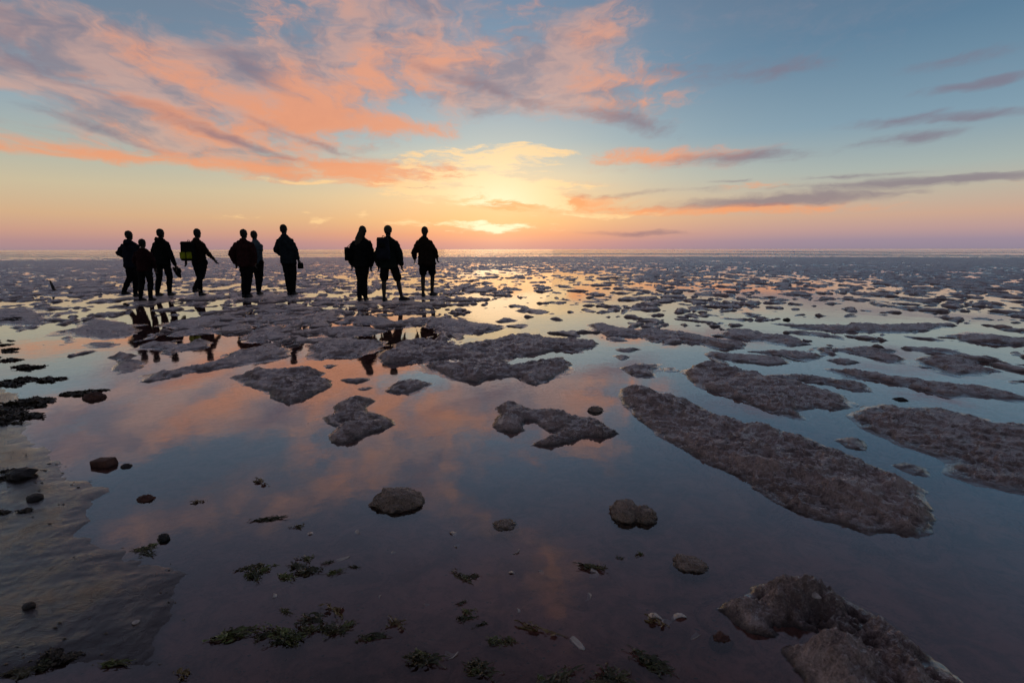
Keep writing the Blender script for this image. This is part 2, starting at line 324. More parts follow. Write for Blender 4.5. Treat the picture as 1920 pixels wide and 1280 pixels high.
# ------------------------------------------------------------------ the mud islands, outlines on the ground
# (label, height, edge width, outline in photograph pixels, carried to the ground plane)
ISL = [
 ('small round mud hump left of the flat oval mud hump', .035, .05, [(113,635),(122,628),(135,628),(142,635),(132,642),(118,641)]),
 ('smooth flat oval mud hump alone in the orange reflection', .035, .06, [(160,645),(180,638),(205,637),(226,644),(212,651),(180,653)]),
 ('two-headed mud island with wet saddle near the orange reflection', .05, .07, [(250,655),(268,645),(290,638),(327,639),(345,645),(362,636),(385,632),(399,640),(397,650),(372,654),(340,658),(320,665),(302,664),(308,656),(280,654)]),
 ('rounded mud hump touching the rough ridged hump behind it', .05, .06, [(203,671),(215,661),(240,658),(256,664),(240,674),(220,678)]),
 ('rough ridged mud hump with a ragged near edge', .045, .06, [(210,690),(225,675),(250,668),(276,676),(272,688),(255,697),(222,701)]),
 ('long thin mud spit pointing from the walkers into the big pool', .05, .07, [(260,717),(285,702),(330,693),(380,684),(412,676),(430,660),(470,648),(510,643),(540,650),(546,665),(520,674),(470,681),(420,690),(370,697),(320,708),(275,718)]),
 ('broad wedge-shaped mud island with a steep dark near edge', .075, .07, [(432,705),(470,692),(495,691),(540,692),(570,683),(610,695),(600,705),(626,712),(622,724),(590,740),(545,757),(522,756),(500,740),(470,724),(442,710)]),
 ('wide dull mud shoal lying behind the small round hump', .04, .12, [(112,622),(150,612),(150,604),(175,594),(230,600),(255,612),(264,622),(240,633),(190,636),(140,631)]),
 ('dark mud shoal beside the weedy left shore', .05, .12, [(-40,580),(50,574),(85,590),(90,605),(60,612),(-40,606)]),
 ('ragged mud hump between pale puddles behind the two-headed island', .05, .06, [(302,612),(330,605),(350,597),(385,592),(440,588),(445,596),(405,603),(396,612),(375,618),(345,620),(328,615)]),
 ('lens-shaped mud hump beside the orange pool', .05, .07, [(402,622),(420,611),(450,604),(476,606),(474,616),(450,623),(420,626)]),
 ('mud hump with notched far side beyond the long spit', .05, .07, [(460,642),(468,622),(490,612),(530,607),(538,615),(545,620),(560,618),(558,628),(540,635),(500,640)]),
 ('slanting mud ridge running from beneath the lone walker', .05, .07, [(526,607),(575,591),(625,577),(655,581),(635,594),(590,607),(550,612)]),
 ('flat mud tongue in front of the long-haired walker', .05, .07, [(640,593),(690,589),(730,597),(748,605),(735,613),(700,608),(660,606)]),
 ('wide low mud shoal in front of the flat tongue', .05, .09, [(590,614),(650,608),(705,614),(726,621),(690,629),(640,632),(600,630)]),
 ('broad sloping mud bank left of the big central mass', .06, .09, [(578,650),(590,640),(620,634),(680,632),(726,636),(722,646),(700,656),(682,668),(655,674),(630,670),(600,675),(575,668)]),
 ('small mud lump under the broad sloping bank', .035, .04, [(605,684),(618,678),(634,681),(625,690),(610,691)]),
 ('small oval mud lump behind the big central mass', .035, .05, [(752,609),(762,603),(776,606),(772,613),(757,614)]),
 ('elongated mud bank just beyond the big central mass', .055, .08, [(788,598),(820,593),(860,596),(900,606),(948,612),(935,620),(905,625),(860,627),(820,622),(800,612)]),
 ('big irregular central mud mass with a puddle in it', .075, .07, [(706,670),(716,660),(742,652),(738,642),(775,636),(840,640),(856,648),(900,640),(940,630),(990,625),(1030,632),(1080,632),(1105,636),(1126,641),(1110,649),(1094,653),(1095,661),(1070,659),(1040,655),(1010,662),(985,668),(960,673),(948,681),(955,688),(985,681),(1020,678),(1055,668),(1074,684),(1060,698),(1035,710),(1005,723),(982,717),(960,706),(930,709),(895,717),(855,715),(825,702),(800,690),(790,678),(765,680),(730,684),(712,678)]),
 ('almond-shaped mud hump alone in the pool below the central mass', .06, .06, [(720,733),(740,718),(770,706),(795,710),(808,716),(795,729),(770,738),(740,739)]),
 ('knobbly little mud ridge above a smaller wedge', .035, .04, [(634,712),(660,704),(690,703),(692,713),(670,720),(650,718)]),
 ('little mud wedge beside the boot-shaped island', .03, .035, [(664,729),(685,719),(701,721),(690,731),(675,733)]),
 ('boot-shaped mud island standing alone in the pool', .075, .06, [(606,782),(624,774),(625,760),(640,745),(660,735),(690,737),(705,745),(690,757),(688,768),(710,774),(735,785),(741,796),(725,806),(690,817),(660,829),(640,834),(618,831),(619,815),(630,802),(610,796)]),
 ('hook-shaped mud island curling round a small inlet', .065, .05, [(925,758),(950,748),(965,750),(995,760),(1010,765),(1040,763),(1075,780),(1110,782),(1135,795),(1156,812),(1135,821),(1100,819),(1065,831),(1035,839),(988,837),(1000,830),(1030,820),(1044,811),(1020,806),(1003,792),(988,790),(980,800),(989,808),(960,813),(935,811),(923,801),(928,785),(940,772)]),
 ('thin mud sliver above another on the pool', .03, .035, [(1150,652),(1170,648),(1195,649),(1203,655),(1180,661),(1155,658)]),
 ('tiny mud lump just under the thin sliver', .03, .035, [(1150,663),(1170,661),(1183,669),(1165,676)]),
 ('bumpy mud island off the tip of the long tongue', .045, .05, [(1157,689),(1180,684),(1200,676),(1236,680),(1236,690),(1224,700),(1231,708),(1190,707),(1170,696)]),
 ('lone pebble-sized mud lump beside the bumpy island', .03, .03, [(1246,688),(1256,683),(1268,688),(1258,696)]),
 ('crescent mud bank bordering the clear blue pool', .055, .07, [(1100,605),(1130,604),(1170,612),(1190,618),(1215,614),(1260,620),(1310,628),(1350,637),(1401,645),(1396,654),(1360,655),(1310,646),(1280,641),(1230,643),(1200,632),(1165,631),(1140,631),(1115,618)]),
 ('small winged mud hump at the blue pool edge', .04, .05, [(1317,657),(1345,655),(1370,662),(1400,664),(1430,667),(1470,670),(1482,682),(1440,685),(1390,679),(1345,673),(1325,666)]),
 ('cigar-shaped mud bank beyond the winged hump', .05, .06, [(1404,656),(1450,652),(1500,657),(1546,668),(1535,674),(1490,673),(1460,667)]),
 ('short mud hump off the end of the cigar bank', .04, .05, [(1548,671),(1590,668),(1617,680),(1590,684),(1560,679)]),
 ('forked mud bank between two pale channels', .05, .07, [(1538,651),(1600,647),(1660,652),(1692,656),(1665,661),(1704,676),(1680,681),(1640,673),(1590,661)]),
 ('leaf-shaped mud island with tapering tail in pale water', .06, .08, [(1716,673),(1730,663),(1780,662),(1820,675),(1850,690),(1878,697),(1840,703),(1790,703),(1745,691)]),
 ('mud point reaching in over the pale channel', .05, .06, [(1888,711),(1920,706),(1990,710),(1990,722),(1930,718)]),
 ('low mud bank behind the leaf-shaped island', .05, .07, [(1775,626),(1840,622),(1880,635),(1950,640),(2000,650),(1860,647),(1800,639)]),
 ('long sinuous mud bar crossing the pale water', .055, .08, [(1440,602),(1500,608),(1560,612),(1610,604),(1660,608),(1700,606),(1740,603),(1770,612),(1740,621),(1690,623),(1640,623),(1580,623),(1500,615)]),
 ('stepped mud bar just beyond the crescent bank', .05, .07, [(1350,626),(1370,612),(1410,615),(1440,625),(1490,632),(1522,646),(1480,649),(1430,639),(1400,638),(1360,633)]),
 ('long mud ridge parallel to the great tongue across a runnel', .065, .08, [(1280,697),(1300,680),(1325,675),(1370,682),(1420,698),(1480,712),(1530,724),(1580,742),(1600,765),(1560,770),(1530,762),(1500,772),(1503,784),(1450,776),(1400,757),(1340,737),(1300,720)]),
 ('narrow mud strip beyond the parallel ridge', .045, .06, [(1436,697),(1480,695),(1530,702),(1590,714),(1622,722),(1642,736),(1600,736),(1560,723),(1500,713),(1460,706)]),
 ('very long low mud bar beyond the narrow strip', .05, .07, [(1552,686),(1600,690),(1680,702),(1740,715),(1800,722),(1850,724),(1900,738),(1950,752),(1900,752),(1820,742),(1780,747),(1720,731),(1650,716),(1600,706)]),
 ('wide rough mud flat with a dark stone on it', .06, .12, [(1585,770),(1620,757),(1660,752),(1700,756),(1760,757),(1820,770),(1870,785),(1960,790),(2040,820),(2060,930),(1980,940),(1920,927),(1860,916),(1800,902),(1755,886),(1785,870),(1720,847),(1680,832),(1640,812),(1605,795)]),
 ('small mud knob beside the runnel of the great tongue', .035, .05, [(1560,818),(1600,811),(1627,825),(1622,846),(1590,840)]),
 ('small crumbling mud spit by the wide rough flat', .03, .05, [(1672,866),(1700,857),(1740,878),(1752,896),(1715,892)]),
 ('great tongue of rough mud running toward the dark pool', .085, .10, [(1158,738),(1165,722),(1200,719),(1240,730),(1300,750),(1350,775),(1400,790),(1460,800),(1500,812),(1550,835),(1600,855),(1650,880),(1700,900),(1735,920),(1750,955),(1754,1000),(1720,1010),(1680,1000),(1630,1005),(1580,987),(1530,977),(1490,962),(1440,932),(1410,911),(1370,891),(1320,866),(1270,836),(1230,811),(1205,791),(1180,766)]),
 ('footprint-pitted brown mud mound beside the shells', .150, .11, [(1345,1130),(1365,1118),(1392,1108),(1410,1082),(1450,1070),(1490,1074),(1540,1090),(1590,1115),(1640,1145),(1690,1185),(1740,1225),(1790,1260),(1840,1305),(1860,1400),(1560,1400),(1520,1310),(1485,1245),(1468,1216),(1500,1203),(1520,1192),(1490,1188),(1440,1188),(1400,1178),(1368,1152)]),
]
def poly_world(pts):
    ys = [p[1] for p in pts]; cy = (min(ys) + max(ys)) / 2; hr = max(1, (max(ys) - min(ys)) / 2)
    out = []
    for x, y in pts:
        k = max(0.0, (cy - y) / hr)
        out.append(ground(x, y, 0.035 * k))
    return np.array(out)
def poly_sd(P, x, y):
    """signed distance, positive inside"""
    dmin = np.full(x.shape, 1e9); ins = np.zeros(x.shape, bool); n = len(P)
    for i in range(n):
        ax, ay = P[i]; bx, by = P[(i + 1) % n]
        ex, ey = bx - ax, by - ay
        t = np.clip(((x - ax) * ex + (y - ay) * ey) / (ex * ex + ey * ey + 1e-12), 0, 1)
        dmin = np.minimum(dmin, (x - ax - t * ex) ** 2 + (y - ay - t * ey) ** 2)
        c = ((ay > y) != (by > y)) & (x < (bx - ax) * (y - ay) / (by - ay + 1e-12) + ax)
        ins ^= c
    return np.where(ins, 1, -1) * np.sqrt(dmin)
POLYS = [poly_world(i[3]) for i in ISL]
SAND = np.array([ground(*p) for p in [(-700, 640), (-100, 690), (60, 705), (120, 740), (130, 790), (225, 850), (330, 885), (285, 935), (370, 985), (500, 1005), (510, 1062), (640, 1070), (540, 1130), (500, 1180), (560, 1225), (800, 1270), (980, 1420), (-1500, 1420), (-1500, 800)]])
# pits and knolls: px, py, radius m, depth m (negative = pit)
PITS = [(1440,1130,.075,-.040),(1560,1150,.07,-.042),(1420,1160,.05,.03),(1520,1105,.05,.02),(1620,1180,.08,-.04),(1560,1225,.09,.03),(1500,1165,.045,-.03),(1690,1250,.08,-.03),
        (845,668,.22,-.07),(905,655,.2,-.05),(960,655,.18,-.05),(1360,700,.15,-.03),(1300,800,.10,-.02),(1450,860,.10,-.025),(1000,690,.12,-.03)]

# walkers' footing
PEOPLE_PX = [(255,556),(280,564),(314,555),(380,554),(463,558),(487,553.5),(545,553),(681,564.5),(736,564.5),(800,556)]
FEET = [ground(*p, 0.03) for p in PEOPLE_PX]

def terrain(x, y):
    """returns bed height, full height, island index, island strength"""
    dd = np.hypot(x, y)
    azd = np.degrees(np.arctan2(x, y))
    # far and middle field: humps and puddles
    wx = x + 0.35 * fbm(x * 0.9, y * 0.9, 3, 11); wy = y + 0.35 * fbm(x * 0.9, y * 0.9, 3, 23)
    n = 0.95 * fbm(wx * 1.5, wy * 1.15, 4, 3, 0.52) + 0.45 * fbm(wx * 0.22, wy * 0.17, 3, 5)
    bias = np.interp(dd, [0, 5, 7, 9, 12, 16, 24, 36, 60, 75, 90, 140, 400], [-1.3, -1.1, -.28, .00, .03, .02, .04, .14, .20, .10, -.10, -.16, -.22])
    bias = bias + 0.10 * sstep(azd, 10, 35) * sstep(dd, 20, 35) + 0.08 * sstep(-azd, 15, 35) * sstep(dd, 14, 26)
    bias = bias - 0.30 * sstep(-azd, 22, 36) * (1 - sstep(dd, 12, 17)) - 0.16 * np.exp(-((azd - 1) / 11) ** 2) * sstep(dd, 8, 10) * (1 - sstep(dd, 35, 50))
    bias = bias + 0.16 * sstep(-azd, -4, 8) * (1 - sstep(-azd, 24, 32)) * sstep(dd, 6.0, 7.2) * (1 - sstep(dd, 14, 20))
    # bars along the shore far out
    bars = 0.8 * fbm(x * 0.012, y * 0.06, 3, 31)
    n = n * (1 - 0.6 * sstep(dd, 70, 120)) + bars * sstep(dd, 55, 110)
    ch = fbm(wx * 0.85 + 7.7, wy * 0.62, 3, 35, 0.5); ch2 = fbm(wx * 2.0 - 3.1, wy * 1.4, 3, 37, 0.5)
    chan = 0.75 * np.exp(-(ch / 0.10) ** 2) + 0.58 * np.exp(-(ch2 / 0.14) ** 2)
    f = n + bias + 0.20 - chan * (1 - 0.75 * sstep(dd, 30, 70))
    hn = 0.052 * np.tanh(f * 1.7)
    hn = np.where(hn > 0, hn + 0.014 * sstep(hn, 0, .02) * (0.3 + fbm(x * 3.1, y * 3.1, 3, 41)), hn)
    hn = np.where(dd > 420, -0.25, hn)
    bed = np.maximum(hn, -0.045 + 0.012 * fbm(x * 1.3, y * 1.3, 3, 51))
    # shallow wet sand on the left and underfoot
    sx, sy = x, y
    sdp = poly_sd(SAND, x, y) + 0.10 * fbm(sx * 1.6, sy * 1.6, 3, 61) + 0.05 * fbm(sx * 6, sy * 6, 3, 62)
    sh = sstep(sdp, -0.40, 0.42)
    ripple = fbm((sx * 0.75 + sy * 0.3) * 1.6, (sy * 0.95 - sx * 0.33) * 7.0, 4, 71)
    sand = -0.010 + 0.0150 * sh + 0.0018 * ripple + 0.0012 * fbm(sx * 25, sy * 25, 2, 75) + 0.004 * fbm(sx * 1.1, sy * 1.1, 2, 77)
    m = np.maximum(sh, 0.0)
    bed = bed * (1 - m) + np.maximum(sand, bed) * m
    shal = sstep(2.6 - sy, 0.0, 1.4)
    bed = np.maximum(bed, (-0.022 + 0.006 * fbm(sx * 4, sy * 4, 3, 81)) * shal + (-0.2) * (1 - shal))
    # walkers stand on firm mud
    for fx, fy in FEET:
        k = np.exp(-(((x - fx) / 0.50) ** 2 + ((y - fy) / 0.55) ** 2) ** 2)
        bed = bed * (1 - k) + (0.030 + 0.004 * fbm(x * 5, y * 5, 2, 91)) * k
    full = bed.copy(); idx = np.full(x.shape, -1, np.int32)
    fine1 = fbm(x * 7.0, y * 7.0, 4, 101, 0.55); fine2 = fbm(x * 34, y * 34, 3, 111, 0.6)
    rid = 1 - np.abs(fbm(x * 11 + 2 * fine1, y * 15, 3, 121)) * 2
    for k, (lab, hm, wd, _) in enumerate(ISL):
        P = POLYS[k]; mg = 0.35
        sel = np.nonzero((x > P[:, 0].min() - mg) & (x < P[:, 0].max() + mg) & (y > P[:, 1].min() - mg) & (y < P[:, 1].max() + mg))[0]
        if len(sel) == 0: continue
        xs, ys = x[sel], y[sel]
        sd = poly_sd(P, xs, ys)
        dist = np.hypot(P[:, 0].mean(), P[:, 1].mean())
        sd = sd + (0.010 + 0.006 * dist) * fbm(xs * 4.5, ys * 4.5, 3, 131) + 0.012 * fine2[sel] * 0.8
        ins = np.clip(sd, 0, None)
        h = hm * (1 - np.exp(-(ins / (wd * 1.25)) ** 1.25)) * (0.72 + 0.45 * fbm(xs * 2.1, ys * 2.1, 3, 141) + 0.10)
        amp = sstep(ins, 0.0, 0.10)
        h = h + amp * (0.030 * fine1[sel] * (hm / .06) + 0.009 * fine2[sel] + 0.014 * (rid[sel] - .6))
        h = np.where(sd < 0, sd * 0.55, h)
        # thin aprons of wet silt that run out from the foot of the mound
        ap = np.clip(fbm(xs * 1.7 + 5, ys * 1.7, 3, 151) + 0.10, 0, 1) * (0.004 + 0.055 * max(0, dist - 2.6))
        s2 = sd + ap
        shelf = np.where(s2 > 0, -0.004 + 0.012 * (1 - np.exp(-s2 / 0.10)) + 0.003 * fine1[sel], s2 * 0.4 - 0.004)
        h = np.maximum(h, shelf)
        h = np.where(sd > 0, np.maximum(h, -0.004), h)
        for pxx, pyy, rr, dep in PITS:
            gx, gy = ground(pxx, pyy, 0.05)
            h = h + dep * np.exp(-((xs - gx) ** 2 + (ys - gy) ** 2) / rr ** 2) * (sd > 0)
        up = (h > full[sel]) & (h > -0.03)
        full[sel] = np.where(up, h, full[sel]); idx[sel] = np.where(up, k, idx[sel])
    # fine relief on all humps of the middle field
    wetm = sstep(full, 0.004, 0.03) * (idx < 0) * (1 - m)
    add = wetm * (0.018 * fine1 + 0.006 * fine2)
    return bed + np.where(idx < 0, add, 0), full + add, idx

# polar sheet, fine around the viewer's side and coarse behind
def radii():
    r = [0.25]
    while r[-1] < 150:
        s = 0.0034 * max(r[-1], 1.1) ** 1.1
        if r[-1] < 1.0: s = 0.02
        r.append(r[-1] + s)
    while r[-1] < 420: r.append(r[-1] * 1.012)
    while r[-1] < 14000: r.append(r[-1] * 1.25)
    return np.array(r)
rad = radii()
azs = np.concatenate([np.linspace(-180, -58, 62)[:-1], np.linspace(-58, 58, 801), np.linspace(58, 180, 62)[1:]])
NR, NA = len(rad), len(azs)
RR, AA = np.meshgrid(rad, np.radians(azs), indexing='ij')
GX = (RR * np.sin(AA)).ravel(); GY = (RR * np.cos(AA)).ravel()
bedz, fullz, isl = terrain(GX, GY)

def quad_mesh(name, verts, quads):
    me = bpy.data.meshes.new(name)
    me.vertices.add(len(verts)); me.vertices.foreach_set('co', verts.astype(np.float32).ravel())
    nq = len(quads); me.loops.add(nq * 4); me.polygons.add(nq)
    me.loops.foreach_set('vertex_index', quads.astype(np.int32).ravel())
    me.polygons.foreach_set('loop_start', np.arange(0, nq * 4, 4, dtype=np.int32))
    me.polygons.foreach_set('loop_total', np.full(nq, 4, np.int32))
    me.polygons.foreach_set('use_smooth', np.ones(nq, bool))
    me.update(calc_edges=True); me.validate()
    return me
def link(name, me, mat=None, parent=None):
    o = bpy.data.objects.new(name, me); COL.objects.link(o)
    if mat is not None and me is not None and len(me.materials) == 0: me.materials.append(mat)
    if parent is not None: o.parent = parent
    return o
def tag(o, label, cat, group=None):
    o['label'] = label; o['category'] = cat
    if group: o['group'] = group
    return o

I, J = np.meshgrid(np.arange(NR - 1), np.arange(NA - 1), indexing='ij')
q = np.stack([I * NA + J, I * NA + J + 1, (I + 1) * NA + J + 1, (I + 1) * NA + J], -1).reshape(-1, 4)
vz = np.where(isl >= 0, np.minimum(bedz, -0.012), fullz)
mud = link('mudflat', quad_mesh('mudflat', np.stack([GX, GY, vz], -1), q), MUD); mud['kind'] = 'structure'
mud.data.materials.append(SAND_M)
qc = q[:, 0]
mud.data.polygons.foreach_set('material_index', (poly_sd(SAND, GX[qc], GY[qc]) > -0.30).astype(np.int32))
# islands as bodies of their own, rooted below the bed
for k, (lab, hm, wd, _) in enumerate(ISL):
    fq = q[(isl[q] == k).sum(1) >= 1]
    if len(fq) == 0: continue
    used, invx = np.unique(fq, return_inverse=True)
    v = np.stack([GX[used], GY[used], np.where(isl[used] == k, fullz[used], np.minimum(bedz[used], fullz[used]) - 0.006)], -1)
    c = v.mean(0); c[2] = 0
    o = link('mud_mound', quad_mesh('mud_mound', v - c, invx.reshape(-1, 4)), MUD)
    o.location = c
    tag(o, lab, 'mud mound', 'mud mounds standing in the pools')

# ------------------------------------------------------------------ water
def ring(name, r0, r1, mat, n=128, z=0.0):
    bm = bmesh.new()
    a = [bm.verts.new((r0 * math.sin(2 * math.pi * i / n), r0 * math.cos(2 * math.pi * i / n), z)) for i in range(n)] if r0 > 0 else None
    b = [bm.verts.new((r1 * math.sin(2 * math.pi * i / n), r1 * math.cos(2 * math.pi * i / n), z)) for i in range(n)]
    if a is None: bm.faces.new(b[::-1])
    else:
        for i in range(n): bm.faces.new((a[i], a[(i + 1) % n], b[(i + 1) % n], b[i]))
    bmesh.ops.recalc_face_normals(bm, faces=bm.faces)
    for f in bm.faces:
        if f.normal.z < 0: f.normal_flip()
    me = bpy.data.meshes.new(name); bm.to_mesh(me); bm.free()
    o = link(name, me, mat); o['kind'] = 'structure'
    return o
ring('tidal_pool_water', 0, 95, WATER)
ring('sea', 95, 13000, SEA)

def height_at(x, y):
    b, f, i = terrain(np.array([float(x)]), np.array([float(y)]))
    return float(f[0])

# ------------------------------------------------------------------ mesh tools
def remeshed(name, bm, voxel, smooth_iter=4, disp=0.0, seed=0, dscale=14):
    me = bpy.data.meshes.new(name + '_raw'); bm.to_mesh(me); bm.free()
    o = bpy.data.objects.new(name + '_raw', me); COL.objects.link(o)
    md = o.modifiers.new('r', 'REMESH'); md.mode = 'VOXEL'; md.voxel_size = voxel; md.use_smooth_shade = True
    ms = o.modifiers.new('s', 'SMOOTH'); ms.iterations = smooth_iter; ms.factor = 0.5
    dg = bpy.context.evaluated_depsgraph_get()
    res = bpy.data.meshes.new_from_object(o.evaluated_get(dg)); res.name = name
    bpy.data.objects.remove(o); bpy.data.meshes.remove(me)
    if disp > 0:
        n = len(res.vertices); co = np.zeros(n * 3, np.float32); no = np.zeros(n * 3, np.float32)
        res.vertices.foreach_get('co', co); res.vertices.foreach_get('normal', no)
        co = co.reshape(-1, 3); no = no.reshape(-1, 3)
        a = fbm((co[:, 0] + co[:, 1] * .6).astype(float) * dscale, co[:, 2].astype(float) * dscale * 1.3, 4, seed + 200)
        co += no * (a * disp)[:, None].astype(np.float32)
        res.vertices.foreach_set('co', co.ravel()); res.update()
    res.polygons.foreach_set('use_smooth', np.ones(len(res.polygons), bool))
    return res
def hull(bm, pts):
    """convex body through ellipsoids: (centre, radii)"""
    b2 = bmesh.new()
    for c, r in pts:
        rr = (r, r, r) if not hasattr(r, '__len__') else r
        bmesh.ops.create_icosphere(b2, subdivisions=2, radius=1.0, matrix=Matrix.Translation(c) @ Matrix.Diagonal((*rr, 1)))
    res = bmesh.ops.convex_hull(b2, input=b2.verts)
    junk = [g for g in res['geom_interior'] if isinstance(g, bmesh.types.BMVert)]
    bmesh.ops.delete(b2, geom=junk, context='VERTS')
    t = bpy.data.meshes.new('t'); b2.to_mesh(t); b2.free(); bm.from_mesh(t); bpy.data.meshes.remove(t)
def chain(bm, pts):
    for a, b in zip(pts[:-1], pts[1:]): hull(bm, [a, b])
def boxy(name, size, bev=0.02, seg=3, taper=1.0):
    bm = bmesh.new(); bmesh.ops.create_cube(bm, size=1.0)
    for v in bm.verts:
        s = taper if v.co.z > 0 else 1.0
        v.co = Vector((v.co.x * size[0] * s, v.co.y * size[1] * s, v.co.z * size[2]))
    bmesh.ops.bevel(bm, geom=bm.edges[:], offset=bev, segments=seg, profile=0.6, affect='EDGES')
    me = bpy.data.meshes.new(name); bm.to_mesh(me); bm.free()
    me.polygons.foreach_set('use_smooth', np.ones(len(me.polygons), bool))
    return me

# ------------------------------------------------------------------ people
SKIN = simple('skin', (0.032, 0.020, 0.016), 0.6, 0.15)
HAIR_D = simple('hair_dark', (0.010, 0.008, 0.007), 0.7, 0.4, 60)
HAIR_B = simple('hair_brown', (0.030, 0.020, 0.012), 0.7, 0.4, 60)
CAP = simple('hat_cloth', (0.05, 0.045, 0.03), 0.9, 0.3)
EYE = simple('eye_white', (0.5, 0.5, 0.5), 0.3, 0.05)
SHOE = simple('shoe_rubber', (0.008, 0.008, 0.009), 0.6, 0.3)
def cloth(name, c): return simple(name, c, 0.95, 0.3, 9, 0.08, 0.002, 90)
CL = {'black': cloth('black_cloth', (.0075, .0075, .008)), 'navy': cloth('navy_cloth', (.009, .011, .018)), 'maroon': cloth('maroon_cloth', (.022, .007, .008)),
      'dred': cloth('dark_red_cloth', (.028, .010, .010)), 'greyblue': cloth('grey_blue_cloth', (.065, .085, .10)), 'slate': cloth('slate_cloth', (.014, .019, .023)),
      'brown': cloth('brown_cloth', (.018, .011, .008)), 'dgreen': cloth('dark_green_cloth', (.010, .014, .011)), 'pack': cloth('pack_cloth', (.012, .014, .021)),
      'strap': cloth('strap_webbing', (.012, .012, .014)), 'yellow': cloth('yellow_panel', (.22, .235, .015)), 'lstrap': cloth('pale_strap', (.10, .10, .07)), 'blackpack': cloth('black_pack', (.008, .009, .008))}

def hand(bm, wr, direc, side, k):
    """palm, four unequal fingers and a thumb leaving the side of the palm"""
    dv = Vector(direc).normalized()
    fwd = Vector((0, 1, 0)); acr = (fwd - dv * fwd.dot(dv)).normalized()      # across the palm
    inn = dv.cross(acr) * side
    wr = Vector(wr)
    p1 = wr + dv * .09 * k
    hull(bm, [(wr, .024 * k), (wr + dv * .03 * k + acr * .022 * k, .017 * k), (wr + dv * .03 * k - acr * .022 * k, .017 * k),
              (p1 + acr * .032 * k, .013 * k), (p1 - acr * .032 * k, .013 * k)])
    for i, (off, ln) in enumerate([(.034, .066), (.0115, .078), (-.0115, .072), (-.034, .056)]):
        b = p1 + acr * off * k; m_ = b + dv * ln * .5 * k + inn * .010 * k; e = m_ + dv * ln * .42 * k + inn * .026 * k
        chain(bm, [(b, .0098 * k), (m_, .0092 * k), (e, .0078 * k)])
    tb = wr + dv * .022 * k + acr * .026 * k
    tm = tb + dv * .034 * k + acr * .026 * k + inn * .006 * k
    chain(bm, [(tb, .0135 * k), (tm, .0115 * k), (tm + dv * .032 * k + acr * .006 * k + inn * .014 * k, .009 * k)])

